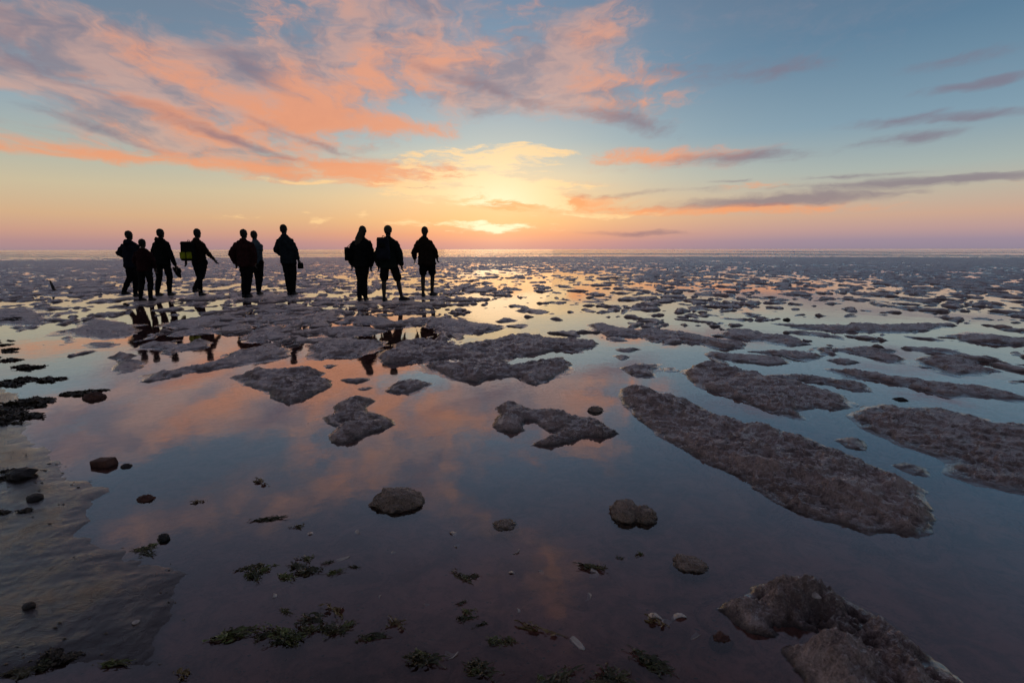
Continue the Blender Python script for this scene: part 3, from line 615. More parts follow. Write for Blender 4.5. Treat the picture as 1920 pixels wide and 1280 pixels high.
def person(i, label, base_px, zoom, J, jacket, trousers, hair=HAIR_D, bulk=0.035, hem=0.46, shorts=None, long_hair=False, hood=False, cap=None, headturn=0.0, flare=0.0, toes=((0, 1), (0, 1)), shirt_mat=None):
    """J: joints in zoomed photograph coordinates; zoom = (origin x, origin y, factor)"""
    ox, oy, zf = zoom
    gx, gy = FEET[i]; gz = height_at(gx, gy)
    base = Vector((gx, gy, gz))
    def proj(p):
        v = CAM_M.inverted() @ Vector(p); return 960 + FPX * v.x / -v.z, 640 - FPX * v.y / -v.z
    b0 = proj(base); b1 = proj(base + Vector((0, 0, 1)))
    s = b0[1] - b1[1]
    fy = max(J['aL'][1], J['aR'][1]) + 40
    def P(key, y=0.0):
        zx, zy = J[key]
        return Vector((((ox + zx / zf) - b0[0]) / s, y, ((b0[1] + (fy - zy) / zf * 0) * 0 + (oy + fy / zf) - (oy + zy / zf)) / s))
    root = bpy.data.objects.new('person', None); COL.objects.link(root); root.location = base; root.empty_display_size = .2
    tag(root, label, 'person', 'people walking out over the mudflat')
    hc = P('head'); sL = P('sL'); sR = P('sR'); eL = P('eL', -.02); eR = P('eR', -.02); wL = P('wL', J.get('wLy', .05)); wR = P('wR', J.get('wRy', .05))
    hL = P('hL'); hR = P('hR')
    H = hc.z + .125; k = H / 1.75
    # feet on the ground: what stands higher in the picture is a stride further away
    def foot(key, kn, hip):
        a = P(key); st = min(.38, max(-.2, (a.z - .09) * 3.0)); lift = J.get(key + '_lift', 0)
        if lift: st = J.get(key + '_y', -.25)
        A = Vector((a.x, st, .085 * k + lift)); K = P(kn, st * .45 + .045)
        K.z = .285 * H + lift * .3
        return A, K
    aL, kL = foot('aL', 'kL', hL); aR, kR = foot('aR', 'kR', hR)
    nk = (sL + sR) / 2; nk.z = max(nk.z, hc.z - .20 * k); 
    pel = (hL + hR) / 2; pel.z = .53 * H
    hw = min(.095 * k, max(.07 * k, abs(hR.x - hL.x) / 2))
    hL = Vector((pel.x - hw, 0, .505 * H)); hR = Vector((pel.x + hw, 0, .505 * H))
    che = nk.lerp(pel, .32); wai = nk.lerp(pel, .70)
    sh_w = max(.155 * k, abs(sR.x - sL.x) / 2)
    # ---- body
    bm = bmesh.new()
    tl = Matrix.Rotation(headturn, 3, 'Z')
    hull(bm, [(hc + Vector((0, -.012, .02)) * k, (.076 * k, .094 * k, .10 * k)), (hc + tl @ Vector((0, .03, -.06)) * k, (.052 * k, .055 * k, .062 * k)), (hc + tl @ Vector((0, .052, -.095)) * k, (.026 * k, .026 * k, .020 * k))])
    hull(bm, [(hc + tl @ Vector((0, .082, .012)) * k, .010 * k), (hc + tl @ Vector((0, .112, -.028)) * k, .013 * k), (hc + tl @ Vector((0, .085, -.034)) * k, .018 * k)])
    hull(bm, [(hc + tl @ Vector((-.03, .078, .028)) * k, .012 * k), (hc + tl @ Vector((.03, .078, .028)) * k, .012 * k)])
    hull(bm, [(hc + tl @ Vector((-.018, .083, -.062)) * k, .008 * k), (hc + tl @ Vector((.018, .083, -.062)) * k, .008 * k), (hc + tl @ Vector((0, .090, -.060)) * k, .009 * k)])
    for sd in (-1, 1): hull(bm, [(hc + tl @ Vector((sd * .080, -.004, .012)) * k, (.009 * k, .018 * k, .022 * k)), (hc + tl @ Vector((sd * .076, .004, -.022)) * k, (.008 * k, .012 * k, .014 * k))])
    chain(bm, [(hc + Vector((0, -.012, -.07)) * k, (.054 * k, .058 * k, .05 * k)), (nk + Vector((0, -.01, .01)), (.062 * k, .062 * k, .04 * k))])
    hull(bm, [(nk + Vector((0, 0, -.02)), (.07 * k, .06 * k, .05 * k)), (Vector((nk.x - sh_w * .8, 0, nk.z - .10 * k)), .046 * k), (Vector((nk.x + sh_w * .8, 0, nk.z - .10 * k)), .046 * k), (che, (.150 * k, .105 * k, .10 * k))])
    hull(bm, [(che, (.150 * k, .105 * k, .10 * k)), (wai, (.135 * k, .095 * k, .09 * k))])
    hull(bm, [(wai, (.135 * k, .095 * k, .09 * k)), (pel, (.155 * k, .11 * k, .10 * k))])
    for S_, E_, W_ in ((sL, eL, wL), (sR, eR, wR)):
        sp_ = Vector((nk.x + math.copysign(sh_w * .86, S_.x - nk.x), 0, min(S_.z, nk.z - .095 * k)))
        chain(bm, [(sp_, .050 * k), (E_, .040 * k), (W_, .027 * k)])
        hand(bm, W_, (W_ - E_) + Vector((0, 0, -.08)), math.copysign(1, W_.x - nk.x), k)
    for Hh, Kk, Aa in ((hL, kL, aL), (hR, kR, aR)):
        chain(bm, [(Hh, .088 * k), (Kk, .056 * k)])
        cf = Kk.lerp(Aa, .33) + Vector((0, -.022, 0)) * k
        chain(bm, [(Kk, .054 * k), (cf, .055 * k), (Aa, .036 * k)])
    for (Aa, tdir) in ((aL, toes[0]), (aR, toes[1])):
        tv = Vector((tdir[0], tdir[1], 0)).normalized()
        dz_ = Vector((0, 0, -.045 * k))
        hull(bm, [(Aa, .034 * k), (Aa + dz_ - tv * .035 * k, .032 * k), (Aa + dz_ + tv * .13 * k + Vector((0, 0, -.008)), (.038 * k, .038 * k, .024 * k)), (Aa + dz_ + tv * .175 * k + Vector((0, 0, -.012)), (.028 * k, .028 * k, .018 * k))])
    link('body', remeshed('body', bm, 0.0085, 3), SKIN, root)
    # ---- eyes
    for sd in (-1, 1):
        b2 = bmesh.new(); bmesh.ops.create_uvsphere(b2, u_segments=12, v_segments=8, radius=.0125 * k)
        me = bpy.data.meshes.new('eye'); b2.to_mesh(me); b2.free()
        e = link('eye', me, EYE, root); e.location = hc + tl @ Vector((sd * .030, .078, .010)) * k
    # ---- hair or hat
    bm = bmesh.new()
    if cap:
        hull(bm, [(hc + Vector((0, -.015, .045)) * k, (.094 * k, .112 * k, .09 * k)), (hc + Vector((0, -.02, .0)) * k, (.092 * k, .100 * k, .06 * k))])
        link('hat', remeshed('hat', bm, .011, 2), cap, root)
        bm = bmesh.new()
    hull(bm, [(hc + Vector((0, -.022, .032)) * k, (.086 * k, .100 * k, .097 * k)), (hc + Vector((0, -.045, -.03)) * k, (.076 * k, .062 * k, .06 * k))])
    if long_hair:
        hull(bm, [(hc + Vector((0, -.04, 0)) * k, (.084 * k, .075 * k, .08 * k)), (nk + Vector((-.045, -.085, .02)), (.085 * k, .05 * k, .07 * k)), (nk + Vector((-.06, -.11, -.09)), (.075 * k, .035 * k, .06 * k))])
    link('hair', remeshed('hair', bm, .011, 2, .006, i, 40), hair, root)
    # ---- jacket
    b = bulk * 1.15; bm = bmesh.new()
    hull(bm, [(nk + Vector((0, -.01, .035)), (.080 * k + b * .3, .07 * k + b * .4, .045 * k)), (Vector((nk.x - sh_w * .84, 0, nk.z - .100 * k)), .054 * k + b * .6), (Vector((nk.x + sh_w * .84, 0, nk.z - .100 * k)), .054 * k + b * .6), (che, (.150 * k + b, .108 * k + b, .10 * k))])
    hz = hem * H; pe2 = Vector((pel.x, 0, hz + .05))
    hull(bm, [(che, (.150 * k + b, .108 * k + b, .10 * k)), (wai, (.148 * k + b, .104 * k + b, .08 * k))])
    hull(bm, [(wai, (.148 * k + b, .104 * k + b, .08 * k)), (pe2, (.160 * k + b + flare, .118 * k + b + flare * .6, .045 * k))])
    for S_, E_, W_ in ((sL, eL, wL), (sR, eR, wR)):
        sp_ = Vector((nk.x + math.copysign(sh_w * .86, S_.x - nk.x), 0, min(S_.z, nk.z - .095 * k)))
        chain(bm, [(sp_, .054 * k + b * .75), (E_, .044 * k + b * .75), (W_ + (E_ - W_).normalized() * .02, .034 * k + b * .45)])
    if hood:
        hull(bm, [(nk + Vector((-.06, -.06, .05)) * k, (.055 * k, .05 * k, .05 * k)), (nk + Vector((.06, -.06, .04)) * k, (.055 * k, .05 * k, .045 * k)), (nk + Vector((0, -.11, .0)) * k, (.09 * k, .05 * k, .06 * k))])
    else:
        hull(bm, [(nk + Vector((0, -.012, .068)) * k, (.074 * k, .076 * k, .028 * k)), (nk + Vector((0, -.01, .0)) * k, (.085 * k, .08 * k, .04 * k))])
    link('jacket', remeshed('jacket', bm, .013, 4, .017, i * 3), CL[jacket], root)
    # ---- trousers or shorts
    bm = bmesh.new(); tb = .018 * k
    hull(bm, [(pel + Vector((0, 0, .03)), (.150 * k + tb, .108 * k + tb, .06 * k)), (hL, .092 * k + tb), (hR, .092 * k + tb)])
    for Hh, Kk, Aa in ((hL, kL, aL), (hR, kR, aR)):
        if shorts:
            en = Hh.lerp(Kk, shorts); chain(bm, [(Hh, .092 * k + tb), (en, .072 * k + tb * 1.5)])
        else:
            cf = Kk.lerp(Aa, .4) + Vector((0, -.015, 0))
            chain(bm, [(Hh, .092 * k + tb), (Kk, .060 * k + tb), (cf, .056 * k + tb * .8), (Aa + Vector((0, 0, .015)), .043 * k + tb * .6)])
    link('shorts' if shorts else 'trousers', remeshed('legwear', bm, .013, 3, .016, i * 5 + 1), CL[trousers], root)
    # ---- shoes
    for Aa, tdir in ((aL, toes[0]), (aR, toes[1])):
        tv = Vector((tdir[0], tdir[1], 0)).normalized(); dz_ = Vector((0, 0, -.045 * k)); bm = bmesh.new()
        hull(bm, [(Aa, .042 * k), (Aa + dz_ - tv * .04 * k, .040 * k), (Aa + dz_ + tv * .14 * k + Vector((0, 0, -.006)), (.046 * k, .046 * k, .032 * k)), (Aa + dz_ + tv * .195 * k + Vector((0, 0, -.012)), (.034 * k, .034 * k, .024 * k))])
        link('shoe', remeshed('shoe', bm, .009, 2), SHOE, root)
    return dict(root=root, base=base, nk=nk, che=che, wai=wai, pel=pel, wL=wL, wR=wR, eL=eL, eR=eR, sL=sL, sR=sR, hc=hc, k=k, bulk=b)

Z1 = (220, 400, 7.11); Z2 = (420, 400, 7.11); Z3 = (640, 400, 7.11)
P1 = person(0, 'bulky hooded walker in dark jacket, arm bent, beside the shorter person', PEOPLE_PX[0], Z1, dict(head=(266,288), sL=(170,395), sR=(345,400), eL=(112,520), eR=(360,540), wL=(175,590), wR=(330,660), wLy=.15, hL=(215,700), hR=(290,700), kL=(235,900), kR=(280,880), aL=(205,1050), aR=(262,1060), aL_lift=.07, aL_y=-.28), 'navy', 'black', hood=True, bulk=.045, hem=.42)
P2 = person(1, 'shortest walker in a dark red jacket between two taller walkers', PEOPLE_PX[1], Z1, dict(head=(434,402), sL=(335,495), sR=(520,500), eL=(305,620), eR=(548,620), wL=(330,730), wR=(535,730), hL=(370,760), hR=(460,760), kL=(350,960), kR=(462,940), aL=(338,1125), aR=(462,1120)), 'maroon', 'black', bulk=.03, hem=.45)
P3 = person(2, 'walker with a slack hood carrying shoes in one hand', PEOPLE_PX[2], Z1, dict(head=(680,278), sL=(590,365), sR=(745,385), eL=(562,520), eR=(778,540), wL=(570,650), wR=(806,690), hL=(600,690), hR=(705,690), kL=(580,880), kR=(705,880), aL=(552,1065), aR=(686,1050)), 'black', 'black', hood=True, bulk=.035, hem=.45)
P4 = person(3, 'walker swinging an arm out with a yellow and black backpack slung on', PEOPLE_PX[3], Z1, dict(head=(1160,268), sL=(1050,370), sR=(1220,380), eL=(975,510), eR=(1275,530), wL=(948,630), wR=(1325,605), hL=(1100,640), hR=(1195,640), kL=(1115,850), kR=(1190,830), aL=(1125,1055), aR=(1150,960), aR_lift=.12, aR_y=-.35), 'brown', 'black', bulk=.02, hem=.47)
P5 = person(4, 'stout walker in a dark maroon jacket close beside a pale-shirted one', PEOPLE_PX[4], Z2, dict(head=(345,283), sL=(225,390), sR=(430,390), eL=(165,540), eR=(455,540), wL=(182,660), wR=(440,650), hL=(285,720), hR=(390,720), kL=(290,900), kR=(350,880), aL=(282,1085), aR=(322,1075)), 'dred', 'black', bulk=.055, hem=.44)
P6 = person(5, 'slim walker in a pale grey-blue top with an arm folded in front', PEOPLE_PX[5], Z2, dict(head=(474,300), sL=(425,395), sR=(535,395), eL=(410,500), eR=(552,480), wL=(450,570), wR=(500,550), wLy=.16, wRy=.16, hL=(440,680), hR=(515,680), kL=(462,880), kR=(498,870), aL=(456,1040), aR=(478,1050)), 'greyblue', 'black', hair=HAIR_B, bulk=.012, hem=.47)
P7 = person(6, 'tall lone walker in slate jacket, walking between the two groups', PEOPLE_PX[6], Z2, dict(head=(866,215), sL=(785,350), sR=(955,345), eL=(745,480), eR=(1000,480), wL=(790,570), wR=(1015,600), wLy=.18, hL=(850,680), hR=(940,680), kL=(862,850), kR=(940,850), aL=(880,1045), aR=(932,1040)), 'slate', 'black', bulk=.035, hem=.44)
P8 = person(7, 'walker with long loose hair and a shoulder bag beside the backpacker', PEOPLE_PX[7], Z3, dict(head=(335,240), sL=(220,385), sR=(405,400), eL=(150,540), eR=(440,560), wL=(155,670), wR=(412,690), hL=(250,730), hR=(345,730), kL=(265,900), kR=(315,900), aL=(255,1120), aR=(325,1110), aL_lift=0), 'black', 'black', hair=HAIR_B, bulk=.05, hem=.44, long_hair=True)
P9 = person(8, 'broad walker in a knitted hat and shorts wearing a navy backpack', PEOPLE_PX[8], Z3, dict(head=(664,235), sL=(560,365), sR=(765,370), eL=(500,560), eR=(805,540), wL=(505,680), wR=(815,680), hL=(580,740), hR=(725,740), kL=(580,900), kR=(755,900), aL=(580,1125), aR=(790,1085)), 'dgreen', 'black', bulk=.045, hem=.42, shorts=.86, cap=CAP, toes=((0, 1), (.8, .6)))
P10 = person(9, 'walker in short flared jacket and shorts with bare calves', PEOPLE_PX[9], Z3, dict(head=(1140,240), sL=(1040,355), sR=(1210,355), eL=(990,520), eR=(1268,505), wL=(985,590), wR=(1280,580), wLy=.10, wRy=.10, hL=(1100,640), hR=(1215,640), kL=(1095,830), kR=(1215,830), aL=(1095,1060), aR=(1195,1020)), 'brown', 'black', hair=HAIR_B, bulk=.04, hem=.44, shorts=.72, flare=.04, toes=((0, 1), (.5, .8)))

def backpack(p, label, size, off, mat, pocket_mats, strap_mat, rz=0.0):
    root = bpy.data.objects.new('backpack', None); COL.objects.link(root)
    c = p['che'] + Vector(off)
    yb = -(0.108 * p['k'] + p['bulk'] + size[1] / 2 - .005)
    root.location = p['base'] + Vector((c.x, yb, c.z - size[2] / 2)); root.rotation_euler.z = rz
    tag(root, label, 'backpack', 'backpacks carried by the walkers')
    m = link('pack', boxy('pack', size, min(size) * .28, 4, .84), mat, root); m.location.z = size[2] / 2
    lid = link('lid', boxy('lid', (size[0] * .86, size[1] * .9, size[2] * .16), .02, 3, .85), mat, root); lid.location = (0, -.004, size[2] * .98)
    for j, (px, pz, sx, sz, pm) in enumerate(pocket_mats):
        pk = link('pocket', boxy('pocket', (sx * size[0], .05, sz * size[2]), .016, 3), pm, root); pk.location = (px * size[0], -size[1] / 2 - .008, pz * size[2])
    for sd in (-1, 1):
        bm = bmesh.new(); xx = sd * size[0] * .27; t = -yb
        pth = [(xx, size[1] * .4, size[2] * .88), (xx, t - .02, size[2] * 1.06), (xx * 1.05, t + .10 * p['k'] + p['bulk'], size[2] * .93), (xx * 1.15, t + .13 * p['k'] + p['bulk'], size[2] * .62), (xx * 1.5, t + .05, size[2] * .25), (xx * 1.2, size[1] * .42, size[2] * .12)]
        chain(bm, [(Vector(a), (.022, .012, .012)) for a in pth])
        link('strap', remeshed('strap', bm, .010, 2), strap_mat, root)
    h = bmesh.new(); chain(h, [(Vector((-.03, size[1] * .3, size[2])), .008), (Vector((-.02, size[1] * .3, size[2] + .06)), .008), (Vector((.02, size[1] * .3, size[2] + .06)), .008), (Vector((.03, size[1] * .3, size[2])), .008)])
    link('handle', remeshed('handle', h, .007, 1), strap_mat, root)
backpack(P4, 'black backpack with two bright yellow panels slung on the arm-swinging walker', (.34, .20, .46), (-.115, 0, -.11), CL['blackpack'], [(-.24, .30, .40, .36, CL['yellow']), (.24, .30, .36, .36, CL['yellow'])], CL['lstrap'])
backpack(P9, 'navy backpack with pale straps on the broad walker in a knitted hat', (.30, .20, .46), (-.06, 0, -.05), CL['pack'], [(0, .32, .7, .42, CL['pack']), (0, .68, .5, .2, CL['blackpack'])], CL['pack'])

def held_bag(p, label, name, loc, size, mat, strap_to):
    root = bpy.data.objects.new(name, None); COL.objects.link(root); root.location = p['base'] + Vector(loc)
    tag(root, label, 'bag')
    m = link('bag_body', boxy('bag_body', size, min(size) * .3, 4, .9), mat, root); m.location.z = size[2] / 2
    bm = bmesh.new(); top = Vector(strap_to) - Vector(loc)
    chain(bm, [(Vector((0, -size[1] * .4, size[2] * .9)), .009), (top + Vector((0, -.05, 0)), .010), (top + Vector((0, .05, 0)), .010), (Vector((0, size[1] * .4, size[2] * .9)), .009)])
    link('strap', remeshed('strap', bm, .008, 1), CL['strap'], root)
held_bag(P7, 'small dark bag hanging from the hand of the tall lone walker', 'hand_bag', P7['wR'] + Vector((.03, .05, -.26)), (.10, .20, .16), CL['blackpack'], P7['wR'] + Vector((.02, .02, -.075)))
held_bag(P8, 'dark bag hanging at the hip of the long-haired walker', 'shoulder_bag', P8['eL'] + Vector((-.035, -.10, -.14)), (.07, .17, .30), CL['blackpack'], P8['sL'] + Vector((-.01, 0, .03)))
for j, (ddx, rot) in enumerate(((-.035, .3), (.045, -.5))):
    bm = bmesh.new(); hull(bm, [(Vector((0, -.11, 0)), (.034, .045, .035)), (Vector((0, .06, -.005)), (.042, .06, .03)), (Vector((0, .12, -.008)), (.03, .035, .022))]); hull(bm, [(Vector((0, -.10, .03)), (.036, .045, .03)), (Vector((0, -.03, .03)), (.034, .03, .03))])
    s_ = link('carried_shoe', remeshed('carried_shoe', bm, .009, 2), SHOE)
    s_.location = P3['base'] + P3['wR'] + Vector((ddx + .02, .03, -.19 - .02 * j)); s_.rotation_euler = (R(-70), R(20 * (1 if j else -1)), rot)
    tag(s_, 'dark shoe dangling from the hand of the slack-hooded walker', 'shoe', 'pair of carried shoes')

# ------------------------------------------------------------------ lumps, stones
def lump(name, px, py, w_px, h_px, label, cat, mat, flat=0.55, seed=0, two=False, sink=0.30, group=None):
    gx, gy = ground(px, py + h_px * 0.30, 0.0)
    dist = math.hypot(math.hypot(gx, gy), CAM_H)
    sx = w_px / FPX * dist / 2 * .98
    v = ray(px, py); vert = abs(v.z)
    hgt = sx * 2 * flat
    bm = bmesh.new(); bmesh.ops.create_icosphere(bm, subdivisions=5, radius=1.0)
    n = len(bm.verts); co = np.array([v_.co[:] for v_ in bm.verts])
    if two:
        lobe = 1 - 0.32 * np.exp(-((co[:, 0] - .12) / .22) ** 2) * (co[:, 2] > -0.3) - .10 * (co[:, 0] > .3)
    else: lobe = 1.0
    a = fbm(co[:, 0] * 1.6 + seed, co[:, 1] * 1.6 + co[:, 2] * 1.2, 4, seed + 300) * .22 + fbm(co[:, 0] * 6 + co[:, 2] * 4, co[:, 1] * 6 - co[:, 2] * 5, 4, seed + 310, .6) * .11
    a2 = fbm(co[:, 0] * 18 + co[:, 2] * 9, co[:, 1] * 18 - co[:, 2] * 11, 3, seed + 320, .6) * .035
    co = co * ((lobe) * (1 + a + a2))[:, None]
    co[:, 0] *= sx; co[:, 1] *= sx * .82; co[:, 2] *= hgt * .62
    for v_, c in zip(bm.verts, co): v_.co = c
    me = bpy.data.meshes.new(name); bm.to_mesh(me); bm.free()
    me.polygons.foreach_set('use_smooth', np.ones(len(me.polygons), bool))
    o = link(name, me, mat); g = height_at(gx, gy)
    o.location = (gx, gy + sx * .3, max(g, -.03) + hgt * .62 * (1 - sink * 2)); o.rotation_euler.z = random.uniform(-.4, .4)
    tag(o, label, cat, group)
    return o
lump('mud_boulder', 742, 930, 92, 58, 'rounded mud-crusted boulder alone in the dark pool', 'boulder', LUMP, .40, 1)
lump('mud_boulder', 1193, 955, 88, 60, 'heart-shaped mud-crusted boulder near the tip of the great tongue', 'boulder', LUMP, .44, 2, two=True)
lump('mud_clod', 945, 980, 52, 28, 'small flat crumbly clod between the two boulders', 'clod', LUMP, .40, 3)
lump('mud_clod', 1297, 1050, 60, 46, 'oval mud clod between the heart-shaped boulder and the pitted mound', 'clod', LUMP, .45, 4)
lump('mud_clod', 1117, 764, 30, 24, 'pointed clod off the hook-shaped mud island', 'clod', LUMP, .6, 5)
DARKST = simple('dark_stone', (.018, .014, .013), .55, .4, 30, .4, .004, 60)
REDST = simple('brick_stone', (.085, .035, .025), .7, .35, 30, .3, .003, 80)
lump('stone', 1692, 747, 22, 11, 'small black stone lying on the wide rough mud flat', 'stone', DARKST, .45, 6)
lump('stone', 1476, 598, 12, 7, 'tiny black stone beside the long sinuous mud bar', 'stone', DARKST, .6, 7)
lump('stone', 270, 932, 26, 18, 'small reddish brown stone on the wet sand edge', 'stone', REDST, .55, 8)
lump('stone', 234, 872, 18, 12, 'pebble just beside the broken brick', 'stone', DARKST, .55, 9)
lump('stone', 34, 893, 34, 14, 'dark weed-crusted stone on the left wet sand', 'stone', DARKST, .35, 10)
lump('stone', 62, 936, 20, 7, 'low dark pebble below the weed-crusted stone', 'stone', DARKST, .35, 11)
lump('stone', 52, 1140, 15, 9, 'black mussel-like pebble on the near wet sand', 'stone', DARKST, .4, 12)
lump('stone', 172, 743, 30, 14, 'reddish stone at the end of the weed line', 'stone', REDST, .5, 13)
lump('stone', 1355, 1190, 36, 30, 'crusty little stone by the pitted mound', 'stone', REDST, .6, 14)
lump('stone', 305, 1007, 18, 16, 'round dark stone in the green weed', 'stone', DARKST, .8, 15)
# broken brick
gx, gy = ground(185, 876); me = boxy('brick', (.118, .075, .052), .008, 3, .93)
cob = np.array([v.co[:] for v in me.vertices])
for v in me.vertices: v.co += Vector((0, 0, .004)) * math.sin(v.co.x * 70 + v.co.y * 40)
bk = link('broken_brick', me, REDST); bk.location = (gx, gy + .04, height_at(gx, gy) + .022); bk.rotation_euler = (R(6), R(-5), R(-8))
tag(bk, 'worn dark red broken brick lying on wet sand', 'brick')
# stake
gx, gy = ground(100, 545); bm = bmesh.new()
chain(bm, [(Vector((.05, 0, -.12)), .050), (Vector((0, 0, .10)), .040), (Vector((-.055, 0, .27)), .020)])
st = link('stake', remeshed('stake', bm, .009, 2, .008, 5, 20), DARKST); st.location = (gx, gy, max(0, height_at(gx, gy)))
tag(st, 'short dark leaning stake stuck in the far mud', 'stake')

# ------------------------------------------------------------------ seaweed
def weed_mat(name, cols, rough):
    m, t, out = new_mat(name)
    pos = t.node('ShaderNodeTexCoord').outputs['Object']; oi = t.node('ShaderNodeObjectInfo')
    n = t.noise(pos, 55, 3, 0.6)
    v = t.math('FRACT', t.math('MULTIPLY_ADD', n, 1.1, t.math('MULTIPLY', oi.outputs['Random'], 0.55)))
    c = t.ramp(v, [(i / (len(cols) - 1), (*q_, 1)) for i, q_ in enumerate(cols)])
    p = t.node('ShaderNodeBsdfPrincipled'); t.link(c, p.inputs['Base Color']); p.inputs['Roughness'].default_value = rough
    t.link(p.outputs[0], out.inputs[0]); return m
WEED_G = weed_mat('green_weed', [(.035, .030, .014), (.085, .10, .025), (.14, .17, .04), (.10, .075, .03), (.04, .045, .02)], .4)
WEED_B = weed_mat('brown_weed', [(.020, .016, .010), (.055, .042, .022), (.030, .024, .016), (.08, .055, .030)], .42)
WEED_Y = weed_mat('ochre_weed', [(.10, .065, .025), (.20, .13, .045), (.13, .085, .03)], .45)
def weed_mesh(name, n, rad_, seed, curl=1.0, wide=.0022):
    rg = random.Random(seed); vs_, fs = [], []
    for _ in range(n):
        a = rg.uniform(0, 6.283); r0 = rad_ * rg.random() ** .7
        p = Vector((r0 * math.cos(a), r0 * math.sin(a) * .7, rg.uniform(0, .010))); h = rg.uniform(0, 6.283)
        wv = wide * rg.uniform(.6, 1.7); roll = rg.uniform(-1, 1); zz = rg.uniform(.1, .9)
        L = rg.uniform(.0035, .0085); first = len(vs_); nseg = rg.randint(4, 7)
        for i_ in range(nseg + 1):
            w_ = wv * (0.5 + math.sin(math.pi * (i_ + .4) / (nseg + .8)))
            sdv = Vector((-math.sin(h), math.cos(h), math.sin(roll + i_ * .7))).normalized() * w_
            vs_ += [p - sdv, p + sdv]
            p = p + Vector((math.cos(h) * L, math.sin(h) * L, L * .30 * math.sin(zz * 6 + i_ * 1.3)))
            p.z = max(.0005, p.z); h += rg.uniform(-.9, .9) * curl
        for i_ in range(nseg):
            b_ = first + i_ * 2; fs.append((b_, b_ + 1, b_ + 3, b_ + 2))
    me = bpy.data.meshes.new(name); me.from_pydata([v[:] for v in vs_], [], fs); me.update()
    me.polygons.foreach_set('use_smooth', np.ones(len(me.polygons), bool))
    return me
GM = [weed_mesh('seaweed', 34 + 9 * i, .028, 10 + i, 1.3, .0016) for i in range(5)]
BMs = [weed_mesh('seaweed', 90, .050, 30 + i, .8, .0045) for i in range(4)]
YM = [weed_mesh('seaweed', 16, .018, 50 + i) for i in range(2)]
for m_ in GM: m_.materials.append(WEED_G)
for m_ in BMs: m_.materials.append(WEED_B)
for m_ in YM: m_.materials.append(WEED_Y)
def weed(px, py, meshes, sc, label, group):
    gx, gy = ground(px, py)
    o = bpy.data.objects.new('seaweed', random.choice(meshes)); COL.objects.link(o)
    o.location = (gx, gy, max(height_at(gx, gy), -.004) + .002); o.rotation_euler.z = random.uniform(0, 6.28)
    s_ = sc * random.uniform(.8, 1.2); o.scale = (s_ * random.uniform(.8, 1.9), s_ * random.uniform(.5, 1.0), s_ * random.uniform(.9, 1.4)); o.rotation_euler.z = random.uniform(-.7, .7) + random.choice((0, math.pi))
    tag(o, label, 'seaweed', group)
for cx, cy, n, spx, spy, lab in [
        (530, 1068, 9, 60, 18, 'green seaweed tuft in the loose row beside the pale razor shell'), (470, 1076, 2, 12, 6, 'green seaweed tuft at the tip of the sunken sand lip'),
        (565, 1200, 13, 60, 42, 'green seaweed tuft in the densest weed patch'), (630, 1180, 4, 30, 20, 'green seaweed tuft straggling off the densest weed patch'),
        (880, 1150, 5, 24, 26, 'green seaweed tuft in the dark upright clump'), (900, 1245, 4, 22, 16, 'green seaweed tuft below the dark upright clump'), (930, 1200, 3, 50, 20, 'sparse green seaweed tuft just under the dark upright clump'),
        (780, 1235, 3, 20, 12, 'green seaweed tuft beside the pale cockle shell'), (440, 1190, 2, 15, 6, 'green seaweed tuft on the bare sand lip'),
        (1215, 1245, 5, 22, 30, 'green seaweed tuft beside the pitted mud mound'), (1130, 1275, 3, 30, 12, 'green seaweed tuft along the foot of the shell scatter'), (270, 1025, 4, 28, 12, 'green seaweed tuft round the round dark stone'),
        (40, 1255, 5, 50, 18, 'green seaweed tuft on the near wet sand'), (215, 1245, 2, 12, 8, 'lone green seaweed tuft on bare wet sand'), (690, 1195, 2, 20, 10, 'green seaweed scrap next to the ochre weed'),
        (1040, 1270, 2, 20, 8, 'green seaweed scrap under the thin shell splinter'), (640, 1060, 3, 30, 16, 'green seaweed scrap round the pale razor shell'), (505, 970, 1, 6, 4, 'single green weed scrap in open blue water'),
        (560, 985, 1, 8, 4, 'single green weed scrap beside a pale oval shell'), (850, 1085, 2, 40, 8, 'faint sunken weed scrap below the flat crumbly clod'), (1100, 1062, 2, 16, 5, 'weed scrap above the upturned oval shell'), (1180, 1040, 2, 30, 8, 'weed scrap under the heart-shaped boulder')]:
    for _ in range(n): weed(cx + random.gauss(0, spx * .55), cy + random.gauss(0, spy * .55), GM, random.uniform(.35, 1.0), lab, lab.replace('green seaweed tuft', 'green tufts'))
for (x0, y0), (x1, y1), n, lab in [((-10, 640), (30, 662), 7, 'in the far weed patch by the orange reflection'), ((0, 672), (60, 690), 8, 'in the second weed line below the orange reflection'), ((5, 722), (135, 706), 14, 'in the straight weed line on the pink wet sand'),
        ((-10, 775), (110, 742), 20, 'in the thick weed bank on the wet sand'), ((-10, 800), (60, 772), 12, 'under the thick weed bank'), ((110, 745), (180, 738), 6, 'round the reddish stone ending the weed bank'), ((0, 600), (45, 604), 5, 'on the dark mud shoal'),
        ((-10, 905), (30, 890), 4, 'on the weed-crusted stone'), ((0, 965), (60, 955), 3, 'below the low dark pebble'), ((90, 1228), (130, 1240), 4, 'on the near wet sand among green tufts')]:
    for _ in range(n):
        k = random.random(); weed(x0 + (x1 - x0) * k + random.gauss(0, 6), y0 + (y1 - y0) * k + random.gauss(0, 4), BMs, random.uniform(.7, 1.3) * (1.0 if y0 < 850 else .38), 'dark brown seaweed clump ' + lab, 'dark weed ' + lab)
for px, py in [(372, 940), (745, 1170), (740, 1172), (340, 1265), (490, 904), (1230, 1165), (625, 1145), (1010, 1180)]:
    weed(px, py, YM, 1.1, 'ochre scrap of weed lying in the foreground shallows', 'ochre weed scraps')
